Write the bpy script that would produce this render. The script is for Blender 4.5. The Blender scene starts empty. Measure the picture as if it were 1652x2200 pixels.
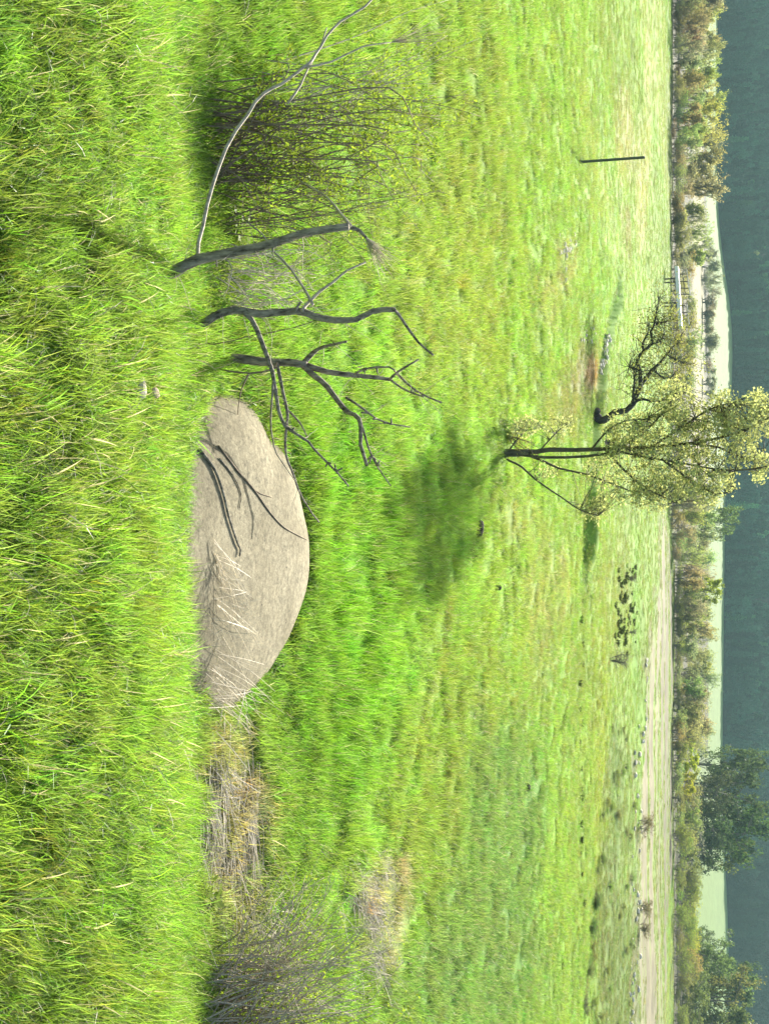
import bpy, math, random
import numpy as np
from mathutils import Vector, Matrix

random.seed(7)
RNG = np.random.default_rng(7)
scene = bpy.context.scene
C = scene.collection

# ------------------------------------------------------------------ camera
# the photograph was taken in landscape and stored turned a quarter: world up points to image right
EYE = 1.6
FPX = 2200.0
PITCH = math.radians(18.4)
cp, sp = math.cos(PITCH), math.sin(PITCH)
FWD = Vector((0, cp, -sp)); UP = Vector((0, sp, cp)); RIGHT = Vector((1, 0, 0))
cam_d = bpy.data.cameras.new('camera')
cam_d.sensor_width = 36.0
cam_d.lens = 36.0
cam_d.clip_start = 0.05
cam_d.clip_end = 6000
cam = bpy.data.objects.new('camera', cam_d)
C.objects.link(cam)
m = Matrix.Identity(4)
cx, cy, cz = UP, -RIGHT, -FWD
for i in range(3):
    m[i][0], m[i][1], m[i][2] = cx[i], cy[i], cz[i]
m[2][3] = EYE
cam.matrix_world = m
scene.camera = cam

# ------------------------------------------------------------------ light
SUN_EL, SUN_AZ = math.radians(24.5), math.radians(-11)      # azimuth from +Y, negative = to the left
w = bpy.data.worlds.new('World'); scene.world = w
w.use_nodes = True
wn = w.node_tree
bg = wn.nodes['Background']
sky = wn.nodes.new('ShaderNodeTexSky')
sky.sky_type = 'NISHITA'
sky.sun_disc = False
sky.sun_elevation = SUN_EL
sky.sun_rotation = SUN_AZ % (2 * math.pi)
sky.air_density = 1.0
sky.dust_density = 3.0
sky.ozone_density = 0.15
wn.links.new(sky.outputs[0], bg.inputs[0])
bg.inputs[1].default_value = 0.10
sd = bpy.data.lights.new('sun', 'SUN')
sd.energy = 5.0
sd.angle = math.radians(0.53)
sd.color = (1.0, 0.95, 0.86)
sun = bpy.data.objects.new('sun', sd); C.objects.link(sun)
sdir = Vector((math.sin(SUN_AZ) * math.cos(SUN_EL), math.cos(SUN_AZ) * math.cos(SUN_EL), math.sin(SUN_EL)))
sun.rotation_euler = sdir.to_track_quat('Z', 'Y').to_euler()
sun.location = (0, 0, 60)
vs = scene.view_settings
vs.view_transform = 'Standard'; vs.look = 'None'; vs.gamma = 1.0; vs.use_curve_mapping = False
vs.exposure = 1.72
cy_ = scene.cycles
cy_.max_bounces = 5; cy_.diffuse_bounces = 2; cy_.glossy_bounces = 2; cy_.transmission_bounces = 4
cy_.transparent_max_bounces = 6; cy_.volume_bounces = 0
cy_.caustics_reflective = False; cy_.caustics_refractive = False

# ------------------------------------------------------------------ noise, terrain
def _hash(ix, iy, s):
    h = (ix.astype(np.int64) * 374761393 + iy.astype(np.int64) * 668265263 + s * 2147483647 + 12345) & 0xFFFFFFFF
    h = ((h ^ (h >> 13)) * 1274126177) & 0xFFFFFFFF
    return ((h ^ (h >> 16)) & 0xFFFFFF) / float(0xFFFFFF)

def vnoise(x, y, s=0):
    x = np.asarray(x, float); y = np.asarray(y, float)
    ix, iy = np.floor(x), np.floor(y)
    fx, fy = x - ix, y - iy
    fx = fx * fx * (3 - 2 * fx); fy = fy * fy * (3 - 2 * fy)
    a, b = _hash(ix, iy, s), _hash(ix + 1, iy, s)
    c, d = _hash(ix, iy + 1, s), _hash(ix + 1, iy + 1, s)
    return (a + (b - a) * fx) * (1 - fy) + (c + (d - c) * fx) * fy

def fbm(x, y, s=0, o=4):
    t = 0; amp = .5; n = 0
    for k in range(o):
        t = t + amp * vnoise(x * 2 ** k + 17.3 * k, y * 2 ** k - 9.1 * k, s + k); n += amp; amp *= .5
    return t / n          # 0..1

def sstep(a, b, x):
    t = np.clip((x - a) / (b - a), 0, 1)
    return t * t * (3 - 2 * t)

YS = np.array([-30, 0, 2.3, 2.75, 3.3, 3.65, 5.0, 6, 8, 12, 20, 30, 45, 90, 130, 190])
ZS = np.array([0.5, 0.05, 0.0, -.07, -.30, -.40, -.41, -.46, -.60, -.90, -1.25, -1.75, -2.2, -2.82, -3.0, -2.8])
POOL_Z = -0.395

def v2tan(v):            # photo row (landscape, from top) -> tan of elevation angle at centre column
    a = -PITCH + math.atan((826 - v) / FPX)
    return math.tan(a)

# top line of the far meadows along bearing a = x / y
_FA = np.array([-1.2, -.50, -.27, -.22, -.18, -.145, -.10, .0, .22, .34, .37, .42, 1.2])
_FV = np.array([105, 108, 112, 92, 76, 64, 84, 92, 98, 95, 80, 84, 92])
FIELD_END = 330.0
_FZ = np.array([EYE + FIELD_END * v2tan(v) for v in _FV])

# the cut bank of the little stream, (x, y)
S1X = np.array([-12, -7.2, -4.4, -2.5, -.44, .54, 2.5])
S1Y = np.array([41, 35.0, 30.0, 27.3, 24.3, 23.9, 23.2])

def tz(x, y):
    x = np.asarray(x, float); y = np.asarray(y, float)
    z = 0
    for k in (-.06, -.03, 0, .03, .06):
        z = z + np.interp(y + k * np.clip(y, 0, 60), YS, ZS)
    z = z / 5
    z = z + (fbm(x / 2.2, y / 2.2, 3, 3) - .5) * .22 * sstep(5.5, 12, y) * (1 - sstep(80, 120, y))
    z = z + (fbm(x / 14, y / 14, 5, 3) - .5) * .32 * sstep(12, 35, y)
    z = z + (fbm(x / .5, y / .5, 8, 2) - .5) * .05 * (1 - sstep(8, 14, y)) * (1 - sstep(3.0, 3.4, y) * (1 - sstep(5.2, 6, y)))
    # left bank rises a little, right hollow of the reeds
    # stream scarp facing the viewer
    ys = np.interp(x, S1X, S1Y)
    amp = .17 * sstep(-9, -7, x) * (1 - sstep(.6, 2.2, x))
    d = y - ys
    z = z + amp * (sstep(-.15, .25, d) * (1 - sstep(2, 12, d))) - .5 * amp * sstep(-3, -.6, d) * (1 - sstep(-.3, .1, d))
    # right terrace: ground drops behind its edge
    ys2 = 26 - (x - 8.9) * 1.9
    d2 = y - ys2
    amp2 = .45 * sstep(5, 9, x) * (1 - sstep(22, 30, x))
    z = z - amp2 * sstep(-.2, 1.0, d2) * (1 - sstep(3, 16, d2))
    # low bank below the road on the right
    yr = np.interp(x / np.maximum(y, 1), [-.05, .1, .3, .6], [58, 50, 46, 43])
    z = z + .2 * sstep(-2, 2, y - yr) * sstep(-.02, .06, x / np.maximum(y, 1)) * (1 - sstep(86, 120, y))
    # far meadows and the wooded hill
    a = x / np.maximum(y, 20)
    f = sum(np.interp(a + k, _FA, _FZ) for k in (-.05, -.025, 0, .025, .05)) / 5
    t = np.clip((y - 190) / (FIELD_END - 190), 0, 1)
    z = z + t ** 1.3 * (f + 2.6)
    h = np.clip((y - FIELD_END) / 600, 0, 1)
    z = z + h ** .8 * (95 + 45 * (fbm(x / 260 + 3, y / 400, 11, 3) - .5) * 2)
    return z

def ray(ix, iy):         # photo pixel (as stored: x to the right = up) -> direction
    u, v = iy, 1652 - ix
    return FWD + RIGHT * ((u - 1100) / FPX) + UP * ((826 - v) / FPX)

def P(ix, iy, Y):        # point at distance Y in front, seen at that photo pixel
    d = ray(ix, iy)
    t = Y / d.y
    return Vector((d.x * t, Y, EYE + d.z * t))

_T = np.geomspace(1.2, 1500, 5000)
def G(ix, iy):           # ground point seen at that photo pixel
    d = ray(ix, iy)
    y = _T * d.y; x = _T * d.x; z = EYE + _T * d.z
    g = tz(x, y)
    k = int(np.argmax(z < g))
    return Vector((x[k], y[k], float(g[k])))

def proj(x, y, z):       # world -> photo pixel (ix, iy)
    px = x; py = y; pz = z - EYE
    f = py * cp - pz * sp; u_ = px; v_ = py * sp + pz * cp
    f = np.maximum(f, .05)
    iy = 1100 + FPX * u_ / f; v = 826 - FPX * v_ / f
    return 1652 - v, iy

# ------------------------------------------------------------------ helpers
def link(o, parent=None):
    C.objects.link(o)
    if parent: o.parent = parent
    return o

def mesh_obj(name, verts, faces, mat, parent=None, smooth=False, attrs=None):
    me = bpy.data.meshes.new(name)
    me.from_pydata([tuple(v) for v in verts], [], faces)
    if attrs:
        for an, (typ, vals) in attrs.items():
            at = me.attributes.new(an, typ, 'POINT')
            arr = np.asarray(vals, np.float32).ravel()
            at.data.foreach_set({'FLOAT': 'value', 'FLOAT_COLOR': 'color', 'FLOAT_VECTOR': 'vector'}[typ], arr)
    if mat: me.materials.append(mat)
    if smooth: me.polygons.foreach_set('use_smooth', [True] * len(me.polygons))
    me.update()
    o = bpy.data.objects.new(name, me)
    return link(o, parent)

def tag(o, label=None, cat=None, group=None, kind=None):
    if label: o['label'] = label
    if cat: o['category'] = cat
    if group: o['group'] = group
    if kind: o['kind'] = kind
    return o

def empty(name, loc=(0, 0, 0)):
    o = bpy.data.objects.new(name, None)
    o.empty_display_size = .1
    o.location = loc
    return link(o)

def catmull(pts, n=4):
    pts = [Vector(p) for p in pts]
    if len(pts) < 3: return pts
    out = []
    ext = [pts[0] * 2 - pts[1]] + pts + [pts[-1] * 2 - pts[-2]]
    for i in range(1, len(ext) - 2):
        p0, p1, p2, p3 = ext[i - 1:i + 3]
        for k in range(n):
            t = k / n
            out.append(.5 * ((2 * p1) + (p2 - p0) * t + (2 * p0 - 5 * p1 + 4 * p2 - p3) * t * t + (3 * p1 - p0 - 3 * p2 + p3) * t ** 3))
    out.append(pts[-1])
    return out

class MB:
    def __init__(s): s.v = []; s.f = []; s.r = []
    def tube(s, pts, r0, r1, sides=5, rough=0.0, cap=True):
        n = len(pts); base = len(s.v)
        prev = None
        for i, p in enumerate(pts):
            d = (pts[min(i + 1, n - 1)] - pts[max(i - 1, 0)])
            if d.length < 1e-9: d = Vector((0, 0, 1))
            d.normalize()
            a = d.orthogonal() if prev is None else (prev - d * prev.dot(d))
            if a.length < 1e-6: a = d.orthogonal()
            a.normalize(); prev = a
            b = d.cross(a)
            r = r0 + (r1 - r0) * i / max(n - 1, 1)
            for k in range(sides):
                th = 2 * math.pi * k / sides
                rr = r * (1 + rough * (random.random() - .5))
                s.v.append(p + (a * math.cos(th) + b * math.sin(th)) * rr); s.r.append(.5)
        for i in range(n - 1):
            for k in range(sides):
                k2 = (k + 1) % sides
                s.f.append((base + i * sides + k, base + i * sides + k2, base + (i + 1) * sides + k2, base + (i + 1) * sides + k))
        if cap:
            s.f.append(tuple(base + k for k in range(sides))[::-1])
            s.f.append(tuple(base + (n - 1) * sides + k for k in range(sides)))
    def leaf(s, p, d, L, W, up=None):
        d = d.normalized()
        sd_ = d.cross(up if up else Vector((random.gauss(0, 1), random.gauss(0, 1), random.gauss(0, 1))))
        if sd_.length < 1e-6: sd_ = d.orthogonal()
        sd_.normalize()
        b = len(s.v); rv = random.random()
        m_ = p + d * L * .45
        s.v += [p, m_ + sd_ * W * .5, p + d * L, m_ - sd_ * W * .5]
        s.r += [rv] * 4
        s.f.append((b, b + 1, b + 2, b + 3))
    def build(s, name, mat, parent=None, smooth=False):
        return mesh_obj(name, s.v, s.f, mat, parent, smooth, {'rv': ('FLOAT', s.r)})

def rvec():
    v = Vector((random.gauss(0, 1), random.gauss(0, 1), random.gauss(0, 1)))
    return v.normalized()

# ------------------------------------------------------------------ materials
def new_mat(name):
    mt = bpy.data.materials.new(name); mt.use_nodes = True
    nt = mt.node_tree
    for n in list(nt.nodes): nt.nodes.remove(n)
    out = nt.nodes.new('ShaderNodeOutputMaterial')
    return mt, nt, out

def N(nt, typ, **kw):
    n = nt.nodes.new(typ)
    for k, v in kw.items():
        if k.startswith('i_'): n.inputs[k[2:]].default_value = v
        else: setattr(n, k, v)
    return n

def leafy(name, col, trans=.5, gloss=.03, source=None, var=.5, rough=.5, dry=None):
    """foliage: diffuse + translucent, colour = col * per-leaf value (* source colour)"""
    mt, nt, out = new_mat(name)
    L = nt.links
    rv = N(nt, 'ShaderNodeAttribute', attribute_name='rv')
    mr = N(nt, 'ShaderNodeMapRange'); mr.inputs['To Min'].default_value = 1 - var; mr.inputs['To Max'].default_value = 1 + var
    L.new(rv.outputs['Fac'], mr.inputs['Value'])
    mul = N(nt, 'ShaderNodeVectorMath', operation='SCALE')
    if source == 'instancer':
        at = N(nt, 'ShaderNodeAttribute', attribute_name='icol', attribute_type='INSTANCER')
        L.new(at.outputs['Color'], mul.inputs[0])
    elif source == 'object':
        oi = N(nt, 'ShaderNodeObjectInfo')
        mm = N(nt, 'ShaderNodeVectorMath', operation='MULTIPLY'); mm.inputs[1].default_value = col
        L.new(oi.outputs['Color'], mm.inputs[0]); L.new(mm.outputs[0], mul.inputs[0])
    else:
        mul.inputs[0].default_value = col
    L.new(mr.outputs[0], mul.inputs['Scale'])
    colour = mul.outputs[0]
    if dry:
        da = N(nt, 'ShaderNodeAttribute', attribute_name='dry')
        mx = N(nt, 'ShaderNodeMix', data_type='RGBA')
        L.new(da.outputs['Fac'], mx.inputs[0]); L.new(colour, mx.inputs[6])
        dm = N(nt, 'ShaderNodeVectorMath', operation='SCALE'); dm.inputs[0].default_value = dry
        L.new(mr.outputs[0], dm.inputs['Scale']); L.new(dm.outputs[0], mx.inputs[7])
        colour = mx.outputs[2]
    df = N(nt, 'ShaderNodeBsdfDiffuse'); tr = N(nt, 'ShaderNodeBsdfTranslucent')
    gl = N(nt, 'ShaderNodeBsdfGlossy', i_Roughness=rough); gl.inputs['Color'].default_value = (1, 1, 1, 1)
    L.new(colour, df.inputs['Color'])
    wm = N(nt, 'ShaderNodeVectorMath', operation='MULTIPLY'); wm.inputs[1].default_value = (1.1, 1.06, .72)
    L.new(colour, wm.inputs[0]); L.new(wm.outputs[0], tr.inputs['Color'])
    m1 = N(nt, 'ShaderNodeMixShader', i_Fac=trans); m2 = N(nt, 'ShaderNodeMixShader', i_Fac=gloss)
    L.new(df.outputs[0], m1.inputs[1]); L.new(tr.outputs[0], m1.inputs[2])
    L.new(m1.outputs[0], m2.inputs[1]); L.new(gl.outputs[0], m2.inputs[2])
    L.new(m2.outputs[0], out.inputs['Surface'])
    return mt

def solid(name, c0, c1, scale=8, rough=.8, stretch=(1, 1, 1), bump=.3, bump_d=.01, detail=6):
    mt, nt, out = new_mat(name)
    L = nt.links
    tc = N(nt, 'ShaderNodeTexCoord'); mp = N(nt, 'ShaderNodeMapping'); mp.inputs['Scale'].default_value = stretch
    nz = N(nt, 'ShaderNodeTexNoise', i_Scale=scale, i_Detail=detail, i_Roughness=.65)
    L.new(tc.outputs['Object'], mp.inputs[0]); L.new(mp.outputs[0], nz.inputs['Vector'])
    rp = N(nt, 'ShaderNodeValToRGB')
    rp.color_ramp.elements[0].position = .33; rp.color_ramp.elements[1].position = .68
    rp.color_ramp.elements[0].color = (*c0, 1); rp.color_ramp.elements[1].color = (*c1, 1)
    L.new(nz.outputs['Fac'], rp.inputs[0])
    pb = N(nt, 'ShaderNodeBsdfPrincipled', i_Roughness=rough)
    pb.inputs['Specular IOR Level'].default_value = .25
    L.new(rp.outputs[0], pb.inputs['Base Color'])
    bp = N(nt, 'ShaderNodeBump', i_Strength=bump, i_Distance=bump_d)
    L.new(nz.outputs['Fac'], bp.inputs['Height']); L.new(bp.outputs[0], pb.inputs['Normal'])
    L.new(pb.outputs[0], out.inputs['Surface'])
    return mt

M = {}
M['grass'] = leafy('grass_blades', (1, 1, 1), trans=.68, gloss=.03, source='instancer', var=.45, rough=.42, dry=(.46, .43, .33))
M['straw'] = leafy('straw', (.46, .42, .32), trans=.25, gloss=.05, var=.4)
M['reed'] = leafy('pale_reed', (.60, .52, .36), trans=.25, gloss=.05, var=.3)
M['leaf_shrub'] = leafy('shrub_leaf', (.20, .28, .03), trans=.55, gloss=.015, var=.45)
M['leaf_young'] = leafy('young_leaf', (.38, .42, .20), trans=.5, gloss=.02, var=.45)
M['leaf_olive'] = leafy('olive_leaf', (.24, .26, .08), trans=.45, gloss=.03, var=.4)
M['leaf_tree'] = leafy('tree_leaf', (1.55, 1.55, 1.45), trans=.48, gloss=.02, source='object', var=.45)
M['needle'] = leafy('needle', (1, 1, 1), trans=.08, gloss=.015, source='instancer', var=.4)
M['bark_dark'] = solid('dark_bark', (.05, .042, .028), (.36, .315, .23), 55, .9, (1, 1, .3), 1.0, .006)
M['bark_black'] = solid('black_bark', (.022, .020, .016), (.085, .078, .062), 9, .9, (1, 1, .4), .6, .02)
M['bark_grey'] = solid('grey_twig_bark', (.22, .185, .13), (.50, .44, .33), 70, .75, (1, 1, .3), .3, .002)
M['twig_pale'] = solid('pale_twig_bark', (.34, .29, .21), (.66, .59, .46), 70, .75, (1, 1, .3), .3, .002)
M['bark_brown'] = solid('brown_twig_bark', (.10, .075, .045), (.28, .22, .14), 60, .8, (1, 1, .3), .3, .002)
M['trunk_young'] = solid('young_trunk_bark', (.045, .04, .026), (.14, .125, .085), 26, .8, (1, 1, .4), .4, .003)
M['trunk_far'] = solid('far_trunk_bark', (.12, .11, .085), (.26, .24, .19), 3, .9)
M['stone_pale'] = solid('pale_stone', (.38, .34, .26), (.68, .62, .50), 14, .85, bump_d=.004)
M['stone_cream'] = solid('cream_stone', (.42, .37, .25), (.62, .57, .42), 14, .85, bump_d=.004)
M['stone_tan'] = solid('tan_stone', (.30, .22, .14), (.52, .42, .30), 10, .9, bump_d=.01)
M['soil_dark'] = solid('dark_soil', (.012, .010, .007), (.05, .042, .028), 12, .95, bump_d=.02)
M['steel_post'] = solid('weathered_green_steel', (.07, .085, .055), (.14, .15, .11), 20, .6, bump_d=.002)
M['paint_white'] = solid('white_painted_wood', (.66, .64, .58), (.84, .82, .76), 5, .5, bump_d=.003)
M['wood_dark'] = solid('dark_weathered_wood', (.05, .042, .03), (.13, .11, .08), 6, .85, bump_d=.006)
M['wood_pale'] = solid('pale_weathered_wood', (.36, .33, .27), (.56, .53, .46), 6, .7, bump_d=.006)

# ------------------------------------------------------------------ ground colours (what grows where)
# blobs: photo pixel of the centre, half-axes along photo x / y, softness, colour, weight; all anchored on the ground
def lin(r, g, b):
    f = lambda c: (c / 255 / 12.92) if c / 255 <= .04045 else ((c / 255 + .055) / 1.055) ** 2.4
    return np.array([f(r), f(g), f(b)])

K = .40      # sunlit picture colour -> surface colour
LUSH = np.array([.115, .29, .010]); FRESH = np.array([.165, .330, .030]); OLIVE = np.array([.175, .265, .033])
COOL = np.array([.110, .225, .050]); PALE = np.array([.190, .325, .052]); STRAWG = np.array([.34, .30, .15])
TAN = np.array([.40, .345, .215]); BROWN = np.array([.20, .14, .075]); MUD = np.array([.26, .215, .13])
RUST = np.array([.30, .16, .06]); GREYB = np.array([.20, .185, .13]); DKG = np.array([.05, .11, .015])
BLOBS = [
    # x, y, rx, ry, colour, weight, breakup
    (760, 1300, 130, 420, LUSH, .9, .3), (700, 980, 120, 160, LUSH, .8, .3), (700, 1550, 140, 160, LUSH, .7, .4),
    (960, 560, 190, 330, OLIVE, .85, .5), (1010, 250, 120, 160, OLIVE, .5, .6), (980, 760, 140, 150, OLIVE, .5, .6),
    (980, 1560, 130, 300, OLIVE, .7, .6), (1080, 1300, 90, 260, OLIVE, .55, .6), (880, 1750, 90, 240, OLIVE, .6, .7),
    (1080, 1750, 110, 240, COOL, .85, .3), (1030, 2060, 150, 220, COOL, .9, .3), (900, 2120, 120, 120, COOL, .6, .4),
    (820, 1960, 60, 130, TAN, .75, .9), (790, 1900, 50, 60, TAN, .6, .8), (850, 1860, 25, 30, TAN, .8, .6),
    (500, 1800, 75, 270, STRAWG, .8, .6), (470, 1620, 60, 120, STRAWG, .55, .8), (540, 1740, 30, 70, TAN, .8, .5),
    (1255, 800, 30, 70, BROWN, .65, .7), (1225, 850, 22, 90, BROWN, .5, .7), (1195, 905, 22, 60, BROWN, .4, .8), (1270, 800, 14, 45, RUST, .8, .5), (1190, 880, 60, 80, OLIVE, .8, .6), (1205, 870, 45, 70, BROWN, .35, .9),
    (1215, 560, 30, 60, STRAWG, .55, .9), (1180, 640, 35, 70, STRAWG, .35, .9), (1350, 500, 8, 80, BROWN, .55, .7),
    (1160, 1300, 45, 190, STRAWG, .4, .9), (1120, 1120, 50, 60, STRAWG, .3, .8), (1210, 1250, 20, 120, STRAWG, .35, .9),
    (1290, 1700, 22, 520, np.array([.19, .27, .022]), .9, .2), (1318, 2090, 50, 330, np.array([.105, .145, .045]), .85, .5), (1322, 1740, 32, 220, np.array([.12, .17, .05]), .7, .7),
    (1320, 1290, 45, 170, np.array([.20, .26, .05]), .6, .5), (1345, 1750, 18, 300, np.array([.15, .21, .05]), .5, .6),
    (1365, 1330, 10, 230, np.array([.14, .28, .03]), .8, .2),
    (1340, 300, 26, 120, STRAWG, .55, .5), (1375, 420, 14, 160, np.array([.34, .36, .15]), .7, .3), (1390, 250, 10, 220, np.array([.33, .36, .13]), .6, .4),
    (1340, 480, 10, 60, BROWN, .4, .8), (1300, 620, 60, 90, FRESH, .5, .4),
]

def ground_col(x, y, z):
    x = np.asarray(x, float); y = np.asarray(y, float)
    ix, iy = proj(x, y, z)
    n1 = fbm(x / .9, y / 1.6, 21, 4); n2 = fbm(x / 3.5, y / 6, 31, 4); n3 = fbm(x / .25, y / .4, 41, 3)
    far = sstep(9, 40, y)[:, None]
    c = FRESH * (1 - far) + PALE * far
    wv = sstep(.42, .62, n2)[:, None] * .5
    c = c * (1 - wv) + OLIVE * wv * (1 - far) + PALE * wv * far
    st_ = fbm(x / 9, y / np.maximum(.55, y * .035), 81, 3)
    fs = (sstep(12, 22, y) * (sstep(.50, .66, st_) * .55))[:, None]
    c = c * (1 - fs) + np.array([.155, .235, .03]) * fs
    fs = (sstep(16, 26, y) * (sstep(.52, .34, st_) if False else (1 - sstep(.30, .45, st_))) * .4)[:, None]
    c = c * (1 - fs) + np.array([.31, .33, .13]) * fs
    for (bx, by, rx, ry, col, wt, br) in BLOBS:
        r = np.sqrt(((ix - bx) / rx) ** 2 + ((iy - by) / ry) ** 2)
        wgt = wt * (1 - sstep(.45, 1.25, r + (n1 - .5) * 1.2 * br))
        wgt = wgt * (1 - br * .7 * (1 - sstep(.3, .65, n3 * .5 + n1 * .5)))
        wgt = (wgt * (y > 2.0))[:, None]
        c = c * (1 - wgt) + col * wgt
    # road and its bare bank on the right
    road = road_w(x, y)[:, None]
    sr = fbm(x / 14, y / 1.1, 83, 3)[:, None]
    rc = np.array([.37, .335, .205]) * .54 * (.62 + .5 * n1[:, None] + .3 * sr)
    road = road * (1 - .72 * sstep(.46, .64, sr))
    c = c * (1 - road) + rc * road
    bank = bank_w(x, y)[:, None] * sstep(.40, .6, n1)[:, None]
    c = c * (1 - bank * .7) + GREYB * bank * .7
    # beyond the meadow
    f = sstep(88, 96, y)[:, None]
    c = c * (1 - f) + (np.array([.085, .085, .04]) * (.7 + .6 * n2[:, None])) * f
    ab = x / np.maximum(y, 1)
    f = (sstep(150, 165, y) * (1 - sstep(205, 215, y)) * (1 - sstep(.0, .1, ab)))[:, None]
    c = c * (1 - f) + np.array([.36, .33, .16]) * f
    f = (np.maximum(sstep(228, 236, y), sstep(150, 160, y) * sstep(.2, .26, ab)) * (1 - sstep(FIELD_END - 7, FIELD_END - 3, y)))[:, None]
    c = c * (1 - f) + np.array([.25, .37, .11]) * f
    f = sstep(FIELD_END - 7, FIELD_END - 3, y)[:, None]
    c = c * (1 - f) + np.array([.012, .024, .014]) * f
    c = c * (.82 + .36 * n1[:, None])
    return c

def tuft_shade(y):  # far ground colour darkened to stand in for shade among grass tufts
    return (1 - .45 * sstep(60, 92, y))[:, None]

def road_edges(a):
    lo = np.interp(a, [-.03, .06, .14, .25, .5, .8], [70, 60, 49, 43, 41, 41])
    hi = np.interp(a, [-.03, .06, .25, .34, .38, .5, .8], [76, 87, 91, 89, 80, 76, 74])
    return lo, hi

def road_w(x, y):
    a = x / np.maximum(y, 1)
    lo, hi = road_edges(a)
    lo = lo + 3 * (fbm(x / 4, y / 4, 51, 3) - .5) * 2
    return sstep(-1.5, 1.5, y - lo - 6) * (1 - sstep(-1, 1, y - hi)) * sstep(-.045, -.01, a)

def bank_w(x, y):
    a = x / np.maximum(y, 1)
    lo, hi = road_edges(a)
    return sstep(-1.5, 1, y - lo) * (1 - sstep(4, 8, y - lo)) * sstep(-.03, .03, a)

# boulder outline from the photo
def PZ(ix, iy, z):
    d = ray(ix, iy); t = (z - EYE) / d.z
    return (d.x * t, d.y * t)
_po = [(525, 854), (555, 881), (585, 922), (618, 966), (637, 1018), (655, 1089), (665, 1153), (665, 1208), (659, 1275), (644, 1331),
       (611, 1406), (573, 1451), (536, 1488), (499, 1514), (455, 1535), (415, 1500), (380, 1400), (365, 1290), (370, 1170), (385, 1060), (415, 960), (455, 880), (490, 850)]
POOL = np.array([PZ(a, b, POOL_Z) for a, b in _po])
POOL[14:, 1] -= np.array([.12, .25, .38, .45, .45, .45, .38, .25, .12])
POOL[10:15, 0] += np.array([.02, .045, .06, .06, .04]); POOL[11:14, 1] += np.array([.0, -.02, -.03]); POOL[:2, 0] -= .04; POOL[22, 0] -= .03
PCX, PCY = POOL.mean(0)
ROCK_H, ROCK_Z = .17, -.46
def rock_prof(r): return ROCK_H * np.clip(1 - np.clip(r, 0, 1) ** 3.0, 0, 1) ** .6
def _set_outline():
    global _pa3, _pr3
    pa = np.arctan2(POOL[:, 1] - PCY, POOL[:, 0] - PCX); pr = np.hypot(POOL[:, 1] - PCY, POOL[:, 0] - PCX)
    o = np.argsort(pa); pa, pr = pa[o], pr[o]
    _pa3 = np.concatenate([pa - 2 * math.pi, pa, pa + 2 * math.pi]); _pr3 = np.concatenate([pr] * 3)
def edge_r(a): return sum(np.interp(a + k, _pa3, _pr3) for k in (-.07, -.035, 0, .035, .07)) / 5
def pool_r(x, y):        # 1 at the boulder's foot
    return np.hypot(x - PCX, y - PCY) / edge_r(np.arctan2(y - PCY, x - PCX))
def rock_z(x, y):
    return ROCK_Z + rock_prof(pool_r(x, y)) + .012 * (fbm(x / .35, y / .35, 77, 3) - .5)
# fit the foot outline so that the boulder's skyline falls where the photo shows it
for _ in range(14):
    _set_outline()
    A_, R_ = np.meshgrid(np.linspace(-math.pi, math.pi, 240), np.linspace(.05, 1, 40))
    rr_ = R_ * edge_r(A_); X_ = PCX + rr_ * np.cos(A_); Y_ = PCY + rr_ * np.sin(A_); Z_ = ROCK_Z + rock_prof(R_)
    ix_, iy_ = proj(X_.ravel(), Y_.ravel(), Z_.ravel())
    for k in range(2, 11):
        tx, ty = _po[k]
        near_ = np.abs(iy_ - ty) < 22
        if not near_.any(): POOL[k, 0] += .02 * np.sign(POOL[k, 0] - PCX); continue
        d_ = tx - ix_[near_].max()
        POOL[k, 1] += .6 * d_ * .0052
_set_outline()

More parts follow.
